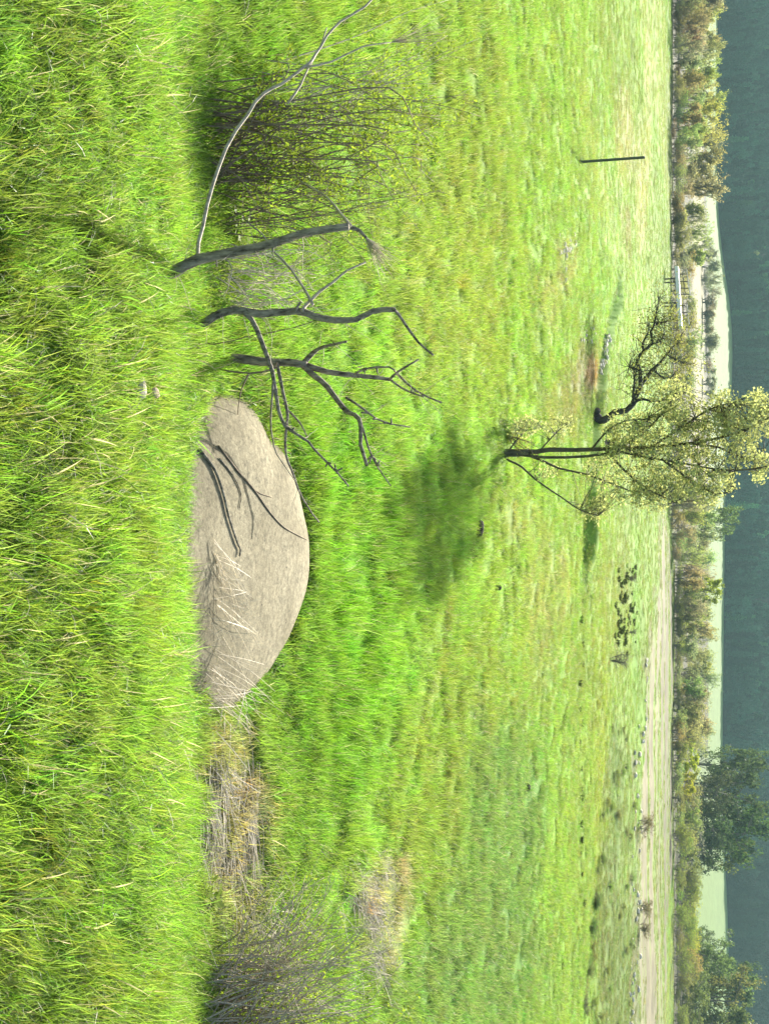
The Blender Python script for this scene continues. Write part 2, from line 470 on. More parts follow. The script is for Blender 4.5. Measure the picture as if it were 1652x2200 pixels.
# ------------------------------------------------------------------ ground
def build_ground():
    ys = [-12.0]
    while ys[-1] < 1000:
        y = ys[-1]
        dy = .014 * (abs(y) + 6)
        if 2.2 <= y < 6.5: dy = .04
        if 21 <= y < 37: dy = .13
        ys.append(y + dy)
    ys = np.array(ys); nc = 420
    s = np.linspace(-1, 1, nc)
    s = np.sign(s) * (np.abs(s) * .55 + .45 * np.abs(s) ** 2.5)
    X = s[None, :] * (.95 * (np.abs(ys)[:, None] + 7)); Y = np.repeat(ys[:, None], nc, 1)
    x, y = X.ravel(), Y.ravel()
    z = tz(x, y)
    col = ground_col(x, y, z) * tuft_shade(y)
    nr = len(ys)
    idx = np.arange(nr * nc).reshape(nr, nc)
    f = np.stack([idx[:-1, :-1], idx[:-1, 1:], idx[1:, 1:], idx[1:, :-1]], -1).reshape(-1, 4)
    me = bpy.data.meshes.new('ground')
    me.vertices.add(len(x)); me.vertices.foreach_set('co', np.stack([x, y, z], -1).astype(np.float32).ravel())
    me.loops.add(f.size); me.loops.foreach_set('vertex_index', f.ravel().astype(np.int32))
    me.polygons.add(len(f)); me.polygons.foreach_set('loop_start', np.arange(0, f.size, 4, dtype=np.int32))
    me.polygons.foreach_set('loop_total', np.full(len(f), 4, np.int32))
    me.update(); me.validate()
    at = me.attributes.new('gcol', 'FLOAT_COLOR', 'POINT')
    at.data.foreach_set('color', np.concatenate([col, np.ones((len(col), 1))], 1).astype(np.float32).ravel())
    me.polygons.foreach_set('use_smooth', [True] * len(me.polygons))
    mt, nt, out = new_mat('meadow_ground')
    L = nt.links
    ga = N(nt, 'ShaderNodeAttribute', attribute_name='gcol')
    geo = N(nt, 'ShaderNodeNewGeometry')
    n1 = N(nt, 'ShaderNodeTexNoise', i_Scale=9.0, i_Detail=8.0, i_Roughness=.7)
    n2 = N(nt, 'ShaderNodeTexNoise', i_Scale=1.3, i_Detail=8.0, i_Roughness=.72)
    L.new(geo.outputs['Position'], n1.inputs['Vector']); L.new(geo.outputs['Position'], n2.inputs['Vector'])
    mr = N(nt, 'ShaderNodeMapRange'); mr.inputs['From Min'].default_value = .3; mr.inputs['From Max'].default_value = .7
    mr.inputs['To Min'].default_value = .62; mr.inputs['To Max'].default_value = 1.3
    av = N(nt, 'ShaderNodeMath', operation='ADD'); hf = N(nt, 'ShaderNodeMath', operation='MULTIPLY'); hf.inputs[1].default_value = .5
    L.new(n1.outputs['Fac'], av.inputs[0]); L.new(n2.outputs['Fac'], av.inputs[1]); L.new(av.outputs[0], hf.inputs[0]); L.new(hf.outputs[0], mr.inputs['Value'])
    sc = N(nt, 'ShaderNodeVectorMath', operation='SCALE')
    L.new(ga.outputs['Color'], sc.inputs[0]); L.new(mr.outputs[0], sc.inputs['Scale'])
    pb = N(nt, 'ShaderNodeBsdfPrincipled', i_Roughness=.95); pb.inputs['Specular IOR Level'].default_value = .1
    L.new(sc.outputs[0], pb.inputs['Base Color'])
    bp = N(nt, 'ShaderNodeBump', i_Strength=.5, i_Distance=.03)
    L.new(hf.outputs[0], bp.inputs['Height']); L.new(bp.outputs[0], pb.inputs['Normal'])
    L.new(pb.outputs[0], out.inputs['Surface'])
    me.materials.append(mt)
    o = bpy.data.objects.new('ground', me)
    link(o); tag(o, kind='structure')
build_ground()

# the boulder
def build_boulder():
    n, m_ = 200, 46; V = [(PCX, PCY, float(rock_z(np.array([PCX + 1e-4]), np.array([PCY]))[0]))]; F = []
    an = -math.pi + 2 * math.pi * np.arange(n) / n
    rr_ = np.linspace(0, 1, m_ + 1)[1:] ** .62
    for r_ in rr_:
        e = edge_r(an) * r_
        x_, y_ = PCX + e * np.cos(an), PCY + e * np.sin(an)
        z_ = rock_z(x_, y_)
        V += list(zip(x_, y_, z_))
    for k in range(n): F.append((0, 1 + k, 1 + (k + 1) % n))
    for i in range(m_ - 1):
        for k in range(n):
            k2 = (k + 1) % n; F.append((1 + i * n + k, 1 + (i + 1) * n + k, 1 + (i + 1) * n + k2, 1 + i * n + k2))
    mt, nt, out = new_mat('gritty_sandstone')
    L = nt.links
    geo = N(nt, 'ShaderNodeNewGeometry')
    nz = N(nt, 'ShaderNodeTexNoise', i_Scale=4.0, i_Detail=9.0, i_Roughness=.62)
    fine = N(nt, 'ShaderNodeTexNoise', i_Scale=105.0, i_Detail=6.0, i_Roughness=.75)
    mid = N(nt, 'ShaderNodeTexNoise', i_Scale=34.0, i_Detail=6.0, i_Roughness=.7)
    vo = N(nt, 'ShaderNodeTexVoronoi', i_Scale=15.0)
    for q in (nz, fine, mid, vo): L.new(geo.outputs['Position'], q.inputs['Vector'])
    rp = N(nt, 'ShaderNodeValToRGB'); e = rp.color_ramp.elements
    e[0].position = .3; e[1].position = .7; e[0].color = (.150, .132, .080, 1); e[1].color = (.238, .214, .140, 1)
    L.new(nz.outputs['Fac'], rp.inputs[0])
    mr = N(nt, 'ShaderNodeMapRange'); mr.inputs['From Min'].default_value = .3; mr.inputs['From Max'].default_value = .7
    mr.inputs['To Min'].default_value = .15; mr.inputs['To Max'].default_value = 1.85
    ad = N(nt, 'ShaderNodeMath', operation='ADD'); hf = N(nt, 'ShaderNodeMath', operation='MULTIPLY'); hf.inputs[1].default_value = .5
    L.new(fine.outputs['Fac'], ad.inputs[0]); L.new(mid.outputs['Fac'], ad.inputs[1]); L.new(ad.outputs[0], hf.inputs[0]); L.new(hf.outputs[0], mr.inputs['Value'])
    sc = N(nt, 'ShaderNodeVectorMath', operation='SCALE'); L.new(rp.outputs[0], sc.inputs[0]); L.new(mr.outputs[0], sc.inputs['Scale'])
    lt = N(nt, 'ShaderNodeMath', operation='LESS_THAN'); lt.inputs[1].default_value = .075; L.new(vo.outputs['Distance'], lt.inputs[0])
    th = N(nt, 'ShaderNodeSeparateColor'); L.new(vo.outputs['Color'], th.inputs[0])
    gt = N(nt, 'ShaderNodeMath', operation='GREATER_THAN'); gt.inputs[1].default_value = .5; L.new(th.outputs[0], gt.inputs[0])
    an_ = N(nt, 'ShaderNodeMath', operation='MULTIPLY'); L.new(lt.outputs[0], an_.inputs[0]); L.new(gt.outputs[0], an_.inputs[1])
    sp_ = N(nt, 'ShaderNodeMix', data_type='RGBA'); sp_.inputs[7].default_value = (.035, .03, .02, 1)
    L.new(an_.outputs[0], sp_.inputs[0]); L.new(sc.outputs[0], sp_.inputs[6])
    pb = N(nt, 'ShaderNodeBsdfPrincipled', i_Roughness=.92); pb.inputs['Specular IOR Level'].default_value = .15
    L.new(sp_.outputs[2], pb.inputs['Base Color'])
    bp = N(nt, 'ShaderNodeBump', i_Strength=.7, i_Distance=.006); L.new(hf.outputs[0], bp.inputs['Height']); L.new(bp.outputs[0], pb.inputs['Normal'])
    L.new(pb.outputs[0], out.inputs['Surface'])
    tag(mesh_obj('boulder', V, F, mt, smooth=True), 'large smooth tan boulder lying half sunk in the lush grass', 'boulder')
build_boulder()

# ------------------------------------------------------------------ scatter by geometry nodes
def scatter(name, pts, rot, scl, vidx, col, protos, label, cat):
    src = bpy.data.collections.new(name + '_sources')
    for p in protos: src.objects.link(p)
    me = bpy.data.meshes.new(name)
    n = len(pts)
    me.vertices.add(n); me.vertices.foreach_set('co', np.asarray(pts, np.float32).ravel())
    for an, typ, key, arr in (('rot', 'FLOAT_VECTOR', 'vector', rot), ('scl', 'FLOAT_VECTOR', 'vector', scl), ('vidx', 'INT', 'value', vidx), ('icol', 'FLOAT_COLOR', 'color', col)):
        a = me.attributes.new(an, typ, 'POINT')
        a.data.foreach_set(key, np.asarray(arr, np.int32 if typ == 'INT' else np.float32).ravel())
    o = bpy.data.objects.new(name, me); link(o)
    ng = bpy.data.node_groups.new(name + '_scatter', 'GeometryNodeTree')
    ng.interface.new_socket('Geometry', in_out='INPUT', socket_type='NodeSocketGeometry')
    ng.interface.new_socket('Geometry', in_out='OUTPUT', socket_type='NodeSocketGeometry')
    gi = ng.nodes.new('NodeGroupInput'); go = ng.nodes.new('NodeGroupOutput')
    ci = ng.nodes.new('GeometryNodeCollectionInfo')
    ci.inputs['Collection'].default_value = src
    ci.inputs['Separate Children'].default_value = True; ci.inputs['Reset Children'].default_value = True
    ip = ng.nodes.new('GeometryNodeInstanceOnPoints'); ip.inputs['Pick Instance'].default_value = True
    def attr(nm, t):
        q = ng.nodes.new('GeometryNodeInputNamedAttribute'); q.data_type = t; q.inputs['Name'].default_value = nm
        return q.outputs['Attribute']
    L = ng.links
    L.new(gi.outputs[0], ip.inputs['Points']); L.new(ci.outputs[0], ip.inputs['Instance'])
    L.new(attr('vidx', 'INT'), ip.inputs['Instance Index'])
    L.new(attr('rot', 'FLOAT_VECTOR'), ip.inputs['Rotation']); L.new(attr('scl', 'FLOAT_VECTOR'), ip.inputs['Scale'])
    L.new(ip.outputs[0], go.inputs[0])
    md = o.modifiers.new('scatter', 'NODES'); md.node_group = ng
    return tag(o, label, cat, kind='stuff')

def tuft(name, nb, hmin, hmax, spread, lean, wid, dryf, seg=3, flat=0.0, seed=0):
    r = random.Random(seed)
    V, F, RV, DR = [], [], [], []
    for b in range(nb):
        a = r.uniform(0, 6.283); rr = spread * math.sqrt(r.random())
        x0, y0 = rr * math.cos(a), rr * math.sin(a)
        h = r.uniform(hmin, hmax); ld = r.uniform(0, 6.283); le = abs(r.gauss(0, lean)) + flat * r.random()
        dry = 1.0 if r.random() < dryf else (.25 * r.random() ** 2)
        rv = r.random(); w = wid * r.uniform(.6, 1.3)
        fa = r.uniform(0, 6.283); wx, wy = math.cos(fa) * w / 2, math.sin(fa) * w / 2
        base = len(V)
        for s in range(seg + 1):
            t = s / seg
            ang = le * (0.35 + 1.0 * t)
            k = h * t
            px = x0 + math.cos(ld) * k * math.sin(min(ang, 1.5)); py = y0 + math.sin(ld) * k * math.sin(min(ang, 1.5))
            pz = k * math.cos(min(ang, 1.5)) - .01
            ww = 1 - t ** 1.6
            if s < seg:
                V += [(px - wx * ww, py - wy * ww, pz), (px + wx * ww, py + wy * ww, pz)]; RV += [rv * (.5 + .5 * t)] * 2; DR += [dry] * 2
            else:
                V.append((px, py, pz)); RV.append(rv); DR.append(dry)
        for s in range(seg - 1):
            q = base + 2 * s; F.append((q, q + 1, q + 3, q + 2))
        q = base + 2 * (seg - 1); F.append((q, q + 1, q + 2))
    me = bpy.data.meshes.new(name); me.from_pydata(V, [], F)
    for an, vals in (('rv', RV), ('dry', DR)):
        at = me.attributes.new(an, 'FLOAT', 'POINT'); at.data.foreach_set('value', np.array(vals, np.float32))
    me.materials.append(M['grass']); me.update()
    return bpy.data.objects.new(name, me)

def ground_points(n, y0, y1, power, margin=1.25):
    """random ground points, density falling with distance"""
    u = RNG.random(n)
    e = 2 - power
    y = (y0 ** e + u * (y1 ** e - y0 ** e)) ** (1 / e)
    x = RNG.uniform(-1, 1, n) * (.56 * y * margin + .55)
    return x, y

def build_grass():
    protos = []
    for k in range(7): protos.append(tuft(f'tuft_{k:02d}', 62, .04, .105, .062, .45, .0033, .02, 3, .15, 100 + k))
    for k in range(3): protos.append(tuft(f'tuft_{7 + k:02d}', 44, .045, .11, .062, .65, .0033, .14, 4, .4, 200 + k))     # mixed with dry blades
    for k in range(2): protos.append(tuft(f'tuft_{10 + k:02d}', 18, .04, .10, .07, 1.0, .0028, .85, 4, .9, 300 + k))       # dead, lying
    for k in range(2): protos.append(tuft(f'tuft_{12 + k:02d}', 10, .10, .17, .04, .5, .0048, .03, 4, .4, 400 + k))      # long single blades
    parts = []
    for (n, y0, y1, pw) in ((9800, 1.0, 5.0, .55), (78000, 4.2, 93.0, 1.25)):
        parts.append(ground_points(n, y0, y1, pw))
    x = np.concatenate([p[0] for p in parts]); y = np.concatenate([p[1] for p in parts])
    pr = pool_r(x, y)
    keep = ((pr > .98) | (rock_z(x, y) < tz(x, y) + .012)) & (road_w(x, y) * (1 - sstep(.50, .60, fbm(x / 14, y / 1.1, 83, 3))) < .3)
    x, y, pr = x[keep], y[keep], pr[keep]
    z = tz(x, y)
    ix, iy = proj(x, y, z)
    n1 = fbm(x / .45, y / .6, 61, 3); n2 = fbm(x / .16, y / .2, 71, 2)
    col = ground_col(x, y, z)
    # litter areas: reeds on the right, bare soil specks
    litter = np.zeros(len(x))
    for (bx, by, rx, ry) in ((500, 1790, 85, 280), (820, 1960, 60, 130), (1255, 800, 30, 70), (430, 1430, 35, 120)):
        r = np.sqrt(((ix - bx) / rx) ** 2 + ((iy - by) / ry) ** 2)
        litter = np.maximum(litter, (1 - sstep(.5, 1.15, r)) * (y > 2))
    keep = RNG.random(len(x)) > litter * .22 * (.2 + 1.6 * n2)
    x, y, z, n1, n2, col, litter, pr, ix, iy = [q[keep] for q in (x, y, z, n1, n2, col, litter, pr, ix, iy)]
    n = len(x)
    near = 1 - sstep(3.0, 5.0, y)
    dryp = .02 + .08 * near + .30 * sstep(.50, .68, n1) * near + .03 * sstep(.5, .7, n1) + .5 * litter
    lushm = np.zeros(n)
    r = np.sqrt(((ix - 740) / 150) ** 2 + ((iy - 1250) / 450) ** 2); lushm = (1 - sstep(.6, 1.2, r)) * (y > 4)
    dryp = dryp * (1 - .85 * lushm)
    q = RNG.random(n)
    vidx = RNG.integers(0, 7, n)
    md = q < dryp; vidx[md] = RNG.integers(7, 10, md.sum())
    md = q < dryp * .5; vidx[md] = RNG.integers(10, 12, md.sum())
    md = (RNG.random(n) < .07 * near) ; vidx[md] = RNG.integers(12, 14, md.sum())
    grow = np.clip((y / 4.2), 1, None) ** .42
    h = (.62 + .75 * n1) * (.8 + .4 * n2) * RNG.uniform(.8, 1.2, n)
    h *= 1 - .30 * sstep(7, 18, y) - .28 * sstep(18, 40, y)
    h *= 1 + .25 * lushm
    h *= np.where(pr > .98, .7 + .3 * sstep(.97, 1.15, pr), .85)
    sc = np.stack([grow, grow, h * grow ** .5], -1) * 1.0
    rot = np.stack([RNG.normal(0, .14, n), RNG.normal(0, .14, n), RNG.uniform(0, 6.283, n)], -1)
    var = RNG.uniform(.78, 1.22, (n, 1)) * (1 + .12 * RNG.normal(0, 1, (n, 3)))
    dk = (1 - .35 * sstep(.55, .25, n1))[:, None] if False else 1.0
    col = np.clip(col * var * dk, .003, .8)
    col4 = np.concatenate([col, np.ones((n, 1))], 1)
    scatter('grass', np.stack([x, y, z], -1), rot, sc, vidx, col4, protos, 'fresh green spring grass with dry blades covering the meadow', 'grass')
build_grass()

# ------------------------------------------------------------------ dead broken saplings by the boulder
def Z5(pts): return [(250 + .454 * a, 400 + .454 * b) for a, b in pts]
def Z6(pts): return [(350 + .454 * a, 0 + .454 * b) for a, b in pts]
def Z7(pts): return [(350 + .3726 * a, 780 + .3726 * b) for a, b in pts]
def Z2(pts): return [(1150 + .3039 * a, 520 + .3039 * b) for a, b in pts]
def Z8(pts): return [(350 + .3935 * a, 1500 + .3935 * b) for a, b in pts]

def limb(px, Y0, Y1, wob=.03, n=4):
    """traced limb: photo pixels, running from distance Y0 to Y1"""
    k = len(px); ph = random.uniform(0, 6)
    pts = []
    for i, (a, b) in enumerate(px):
        t = i / max(k - 1, 1)
        pts.append(P(a, b, Y0 + (Y1 - Y0) * t + wob * math.sin(ph + 3 * t) - wob * math.sin(ph) * (1 - t)))
    q = catmull(pts, max(2, n - 2)); sc_ = (q[0] - q[-1]).length * .006
    return [q[0]] + [p_ + rvec() * sc_ * random.random() for p_ in q[1:-1]] + [q[-1]]

def px_r(wpx, Y): return wpx / 2 / FPX * Y * 1.06

def twig_spray(mb, origin, direction, n, L, r, spread=.5, curl=.3, sides=3):
    for _ in range(n):
        d = (direction.normalized() + rvec() * spread * random.uniform(.3, 1)).normalized()
        p = origin.copy(); pts = [p.copy()]
        ll = L * random.uniform(.5, 1.15)
        for k in range(4):
            d = (d + rvec() * curl * .35).normalized(); p = p + d * ll / 4; pts.append(p.copy())
        mb.tube(pts, r, r * .35, sides, cap=False)

gA = G(336, 602); gB = G(400, 709); gC = G(470, 763)
YA, YB, YC = gA.y, gB.y, gC.y
dg = 'dead saplings by the boulder'
# A: leaning, broken top
a = empty('dead_sapling', gA); inv = Matrix.Translation(-gA)
def part(name, mb, mat, root, smooth=True):
    o = mb.build(name, mat, root, smooth)
    o.matrix_parent_inverse = Matrix.Translation(-root.location)
    return o
mb = MB()
tr = limb([(318, 612)] + Z5([(190, 445), (280, 400), (390, 345), (560, 310), (740, 270), (880, 225), (1100, 190)]), YA, YA + .12)
mb.tube(tr, px_r(30, YA), px_r(15, YA), 10, .3)
part('trunk', mb, M['bark_dark'], a)
mb = MB(); b1 = limb(Z5([(1090, 190), (1150, 210), (1210, 280)]), YA + .12, YA + .16); mb.tube(b1, px_r(14, YA), px_r(5, YA), 6)
part('broken_top', mb, M['bark_dark'], a)
mb = MB(); twig_spray(mb, b1[3], (P(870, 610, YA + .1) - b1[3]), 50, .16, .0012, .38, .25); twig_spray(mb, b1[-1], (P(880, 615, YA + .1) - b1[-1]), 22, .11, .0011, .4, .25)
tag(part('twigs', mb, M['twig_pale'], a), kind='stuff')
mb = MB(); mb.tube(limb([(752, 486), (731, 458), (700, 422), (640, 386)], YA + .11, YA + .25), px_r(9, YA), px_r(3, YA), 6)
part('branch', mb, M['bark_grey'], a)
mb = MB()
arch = limb([(427, 556), (425, 545), (436, 481), (457, 395), (486, 318), (532, 245), (568, 200), (604, 179), (663, 136), (677, 118), (702, 77), (731, 45), (781, 18), (797, 0), (830, -40)], YA + .03, YA + .42, .05)
mb.tube(arch, px_r(10, YA), px_r(5, YA), 7)
part('branch', mb, M['bark_grey'], a)
mb = MB(); mb.tube(limb([(618, 222), (645, 182), (663, 145), (686, 104), (702, 59)], YA + .3, YA + .34), px_r(7, YA), px_r(3, YA), 6)
part('branch', mb, M['bark_grey'], a)
mb = MB(); bb = limb([(655, 145), (713, 132), (781, 100), (840, 91)], YA + .3, YA + .5); mb.tube(bb, px_r(6, YA), px_r(3, YA), 5)
twig_spray(mb, bb[-1], P(975, 70, YA + .5) - bb[-1], 12, .2, .0012, .3, .3); twig_spray(mb, bb[6], P(900, 60, YA + .5) - bb[6], 6, .2, .0012, .4, .3)
part('branch', mb, M['bark_grey'], a)
tag(a, 'dead sapling with leaning dark trunk, snapped top and a long arching side branch', 'dead tree', dg)

# B: crooked, knee-bent top
b = empty('dead_sapling', gB)
mb = MB(); tB = limb([(375, 722)] + Z5([(330, 680), (420, 645), (500, 600), (600, 590), (680, 605), (760, 595), (850, 590), (930, 615), (1030, 635), (1130, 635), (1180, 605), (1240, 585), (1320, 585)]), YB, YB + .2)
mb.tube(tB, px_r(22, YB), px_r(12, YB), 8, .15)
part('trunk', mb, M['bark_dark'], b)
mb = MB(); mb.tube(limb(Z5([(1312, 583), (1330, 600), (1370, 660), (1430, 740), (1500, 800)]), YB + .2, YB + .28), px_r(9, YB), px_r(5, YB), 6); part('bent_top', mb, M['bark_dark'], b)
mb = MB(); lb = limb(Z5([(600, 592), (640, 630), (690, 740), (730, 850), (745, 930), (765, 1060), (800, 1130), (860, 1180), (910, 1210), (960, 1270), (1040, 1350), (1100, 1420)]), YB + .06, YB + .35)
mb.tube(lb, px_r(13, YB), px_r(4, YB), 7); part('branch', mb, M['bark_dark'], b)
mb = MB(); mb.tube(limb(Z5([(742, 930), (735, 1050), (730, 1100), (740, 1200), (760, 1270), (850, 1400)]), YB + .15, YB + .45), px_r(6, YB), px_r(2.5, YB), 5); part('branch', mb, M['bark_dark'], b)
mb = MB(); mb.tube(limb(Z5([(845, 590), (875, 545)]), YB + .1, YB + .1), px_r(9, YB), px_r(4, YB), 5); part('stub', mb, M['bark_dark'], b)
mb = MB(); mb.tube(limb(Z5([(880, 590), (900, 560), (960, 500), (1030, 450), (1090, 400), (1180, 360)]), YB + .12, YB + .3), px_r(9, YB), px_r(4, YB), 6); part('branch', mb, M['bark_grey'], b)
mb = MB(); mb.tube(limb(Z5([(930, 560), (890, 490), (830, 400), (750, 310), (690, 230), (600, 150)]), YB + .15, YB + .3), px_r(8, YB), px_r(3, YB), 6); part('branch', mb, M['bark_grey'], b)
mb = MB(); mb.tube(limb(Z5([(300, 700), (460, 750), (650, 705), (840, 670), (930, 640)]), YB + .05, YB + .2), px_r(3, YB), px_r(2, YB), 4); part('twig', mb, M['bark_brown'], b)
tag(b, 'crooked dead sapling with a knee bend, long thin branch reaching over the boulder', 'dead tree', dg)

# C: forked
c = empty('dead_sapling', gC)
mb = MB(); tC = limb([(448, 762)] + Z5([(470, 800), (560, 815), (650, 825), (740, 835), (820, 835), (900, 845)]), YC, YC + .1)
mb.tube(tC, px_r(24, YC), px_r(16, YC), 8, .25); part('trunk', mb, M['bark_dark'], c)
CQ = []
def cb(px, d0, d1, w0, w1, mat='bark_dark', name='branch'):
    mb = MB(); q = limb(Z5(px), YC + d0, YC + d1); mb.tube(q, px_r(w0, YC), px_r(w1, YC), 6, .1); part(name, mb, M[mat], c); CQ.append(q) if len(q) > 5 else None; return q
cb([(885, 840), (930, 790), (980, 760), (1090, 735)], .1, .0, 14, 5)
cb([(880, 840), (1000, 880), (1130, 895), (1230, 905), (1300, 915)], .1, .2, 15, 8)
cb([(1295, 913), (1350, 955), (1430, 990), (1450, 990)], .2, .22, 6, 3)
cb([(1295, 915), (1330, 880), (1430, 820)], .2, .16, 7, 4)
cb([(1325, 885), (1420, 970), (1540, 1025)], .2, .3, 6, 4)
cb([(1125, 895), (1170, 865), (1290, 855), (1325, 885)], .16, .2, 6, 4)
cb([(875, 842), (940, 900), (1000, 950), (1050, 1020), (1100, 1070), (1150, 1100), (1155, 1180), (1165, 1260), (1185, 1320)], .1, -.1, 14, 8)
cb([(1155, 1110), (1190, 1230), (1230, 1320), (1300, 1420)], .02, .1, 6, 3)
cb([(1085, 1000), (1150, 1040), (1230, 1100), (1300, 1125), (1390, 1140)], .06, .2, 6, 3)
cb([(760, 838), (790, 980), (810, 1080), (800, 1180), (805, 1270), (830, 1340), (860, 1430), (900, 1510), (960, 1590)], .05, .45, 9, 3.5)
cb([(812, 1060), (870, 1120), (905, 1190)], .2, .3, 6, 3)
cb([(490, 868), (630, 885), (735, 868), (760, 838)], -.1, .05, 4, 5, 'bark_brown', 'twig')
cb([(630, 885), (590, 970), (575, 1080)], -.06, .05, 4, 2, 'bark_brown', 'twig')
tag(c, 'short dead sapling with dark knobbly trunk and spreading forked branches beside the boulder', 'dead tree', dg)

def dress(root, axes, Y, n_stub, n_twig):
    mb, tw = MB(), MB()
    for _ in range(n_stub):
        q = random.choice(axes); i = random.randint(2, len(q) - 2); d = (rvec() + Vector((0, 0, .3))).normalized()
        mb.tube([q[i], q[i] + d * random.uniform(.012, .035)], px_r(6, Y), px_r(3.5, Y), 5)
    part('stub', mb, M['bark_dark'], root)['kind'] = 'stuff'
    for _ in range(n_twig):
        q = random.choice(axes); i = random.randint(2, len(q) - 2)
        twig_spray(tw, q[i], rvec() + Vector((.3, 0, .35)), 1, random.uniform(.06, .2), .0013, .3, .7)
    tag(part('twigs', tw, M['bark_grey'], root), kind='stuff')
dress(a, [tr], YA, 14, 30); dress(b, [tB, lb], YB, 16, 40); dress(c, [tC] + CQ, YC, 22, 50)
# sticks lying on the boulder
def on_rock(ix, iy, lift):
    d = ray(ix, iy); t_ = np.linspace(2.5, 7, 4000) / d.y
    x_, y_, z_ = t_ * d.x, t_ * d.y, EYE + t_ * d.z
    g_ = np.maximum(np.where(pool_r(x_, y_) < 1, rock_z(x_, y_), -9), tz(x_, y_)) + lift
    k = int(np.argmax(z_ < g_)); return Vector((x_[k], y_[k], z_[k]))
for (lab, px, lift, w0, w1, mt_) in (
        ('thick dark stick lying up the near side of the boulder', [(430, 965), (462, 1010), (480, 1060), (492, 1110), (510, 1165), (517, 1180), (515, 1195)], .008, 8, 4, 'bark_dark'),
        ('long thin curved stick lying across the boulder to its top edge', [(470, 958), (510, 1010), (545, 1050), (580, 1100), (610, 1132), (645, 1152), (661, 1160)], .004, 5, 2.5, 'bark_brown'),
        ('short forked twig lying on the boulder beside the long stick', [(510, 1012), (540, 1045), (560, 1060), (585, 1068)], .003, 3.5, 2, 'bark_brown'),
        ('small bent twig lying on the boulder between the two long sticks', [(472, 985), (500, 1020), (518, 1060), (515, 1092)], .004, 4, 2, 'bark_dark')):
    q = [on_rock(a_, b_, lift) for a_, b_ in px]
    q = catmull(q, 4); s_ = MB(); s_.tube(q, px_r(w0, q[0].y), px_r(w1, q[0].y), 6, .15)
    tag(s_.build('stick', M[mt_], None, True), lab, 'stick', 'sticks on the boulder')

# ------------------------------------------------------------------ shrubs
def shrub(name, base_px, tips, n_stem, hgt, mat_st, leafmat, n_leaf, leafL, label, cat, spread=.1, r0=.004, sub=4, seed=1, bend=.25):
    """multi-stem shrub; tips: photo pixels (x, y, dist offset, weight) that the stems grow towards"""
    random.seed(seed)
    g = G(*base_px); root = empty(name, g)
    ends = []; tw = MB()
    for k in range(n_stem):
        t = random.choice(tips)
        tip = P(t[0] + random.gauss(0, t[3]), t[1] + random.gauss(0, t[3]), g.y + t[2] + random.gauss(0, .12))
        aa = random.uniform(0, 6.28); q = spread * math.sqrt(random.random())
        bx, by = g.x + q * math.cos(aa) * 1.5, g.y + q * math.sin(aa)
        st = Vector((bx, by, float(tz(np.array([bx]), np.array([by]))[0]) - .01))
        mid = st.lerp(tip, .5) + Vector((random.gauss(0, .02 + bend * .045), random.gauss(0, .03), abs(random.gauss(0, bend * .15))))
        pts = catmull([st, st.lerp(mid, .5) + rvec() * .015, mid, mid.lerp(tip, .55) + rvec() * .02, tip], 3)
        s_ = MB(); s_.tube(pts, r0 * random.uniform(.6, 1.4), r0 * .3, 5)
        part('stem', s_, mat_st, root)
        ends.append(pts)
        for _ in range(sub):
            i = random.randint(4, len(pts) - 2)
            d = (pts[i + 1] - pts[i]).normalized()
            d = (d + rvec() * .55).normalized(); L_ = hgt * random.uniform(.12, .35)
            p = pts[i]; q_ = [p.copy()]
            for m_ in range(3):
                d = (d + rvec() * .2).normalized(); p = p + d * L_ / 3; q_.append(p.copy())
            tw.tube(q_, r0 * .35, r0 * .18, 3, cap=False); ends.append(q_)
    if tw.v: tag(part('twigs', tw, mat_st, root), kind='stuff')
    if n_leaf:
        lv = MB()
        for _ in range(n_leaf):
            q_ = random.choice(ends); i = random.randint(len(q_) // 3, len(q_) - 1)
            lv.leaf(q_[i] + rvec() * .012, (rvec() + Vector((0, 0, .5))), leafL * random.uniform(.6, 1.3), leafL * .5)
        tag(part('foliage', lv, leafmat, root, False), kind='stuff')
    return tag(root, label, cat)

shrub('leafy_shrub', (452, 300), [(640, 330, .3, 50), (700, 250, .4, 60), (760, 330, .5, 60), (600, 400, .2, 40), (820, 240, .7, 60), (650, 200, .3, 50), (560, 220, .1, 40), (880, 330, .8, 50), (930, 250, .9, 60)],
      70, .6, M['bark_brown'], M['leaf_shrub'], 3600, .020, 'leafy green shrub with many brown stems beside the leaning dead sapling', 'shrub', .16, .0035, 6, 11, 1.3)
shrub('bare_shrub', (470, 420), [(850, 430, .6, 50), (780, 400, .5, 50), (900, 400, .8, 50), (720, 470, .4, 40), (820, 540, .5, 40), (690, 560, .3, 40)],
      40, .6, M['bark_brown'], M['leaf_shrub'], 1100, .015, 'thin brown twiggy shrub behind the leaning dead sapling', 'shrub', .14, .0026, 6, 12, 1.2)
shrub('twig_bush', (560, 240), [(836, 163, .3, 25), (930, 140, .6, 50), (960, 190, .6, 50), (990, 110, .8, 60), (900, 230, .6, 50)],
      22, .6, M['bark_grey'], M['leaf_shrub'], 1300, .017, 'grey twig bush with fine spreading tips behind the leafy shrub', 'shrub', .2, .003, 6, 13)
shrub('grey_bush', (470, 590), [(660, 560, .3, 40), (600, 640, .2, 40), (560, 560, .2, 40), (640, 620, .3, 40), (500, 640, .1, 40), (690, 590, .3, 30)],
      54, .4, M['twig_pale'], None, 0, 0, 'low bleached dead twigs between two of the dead saplings', 'shrub', .12, .0026, 4, 14)
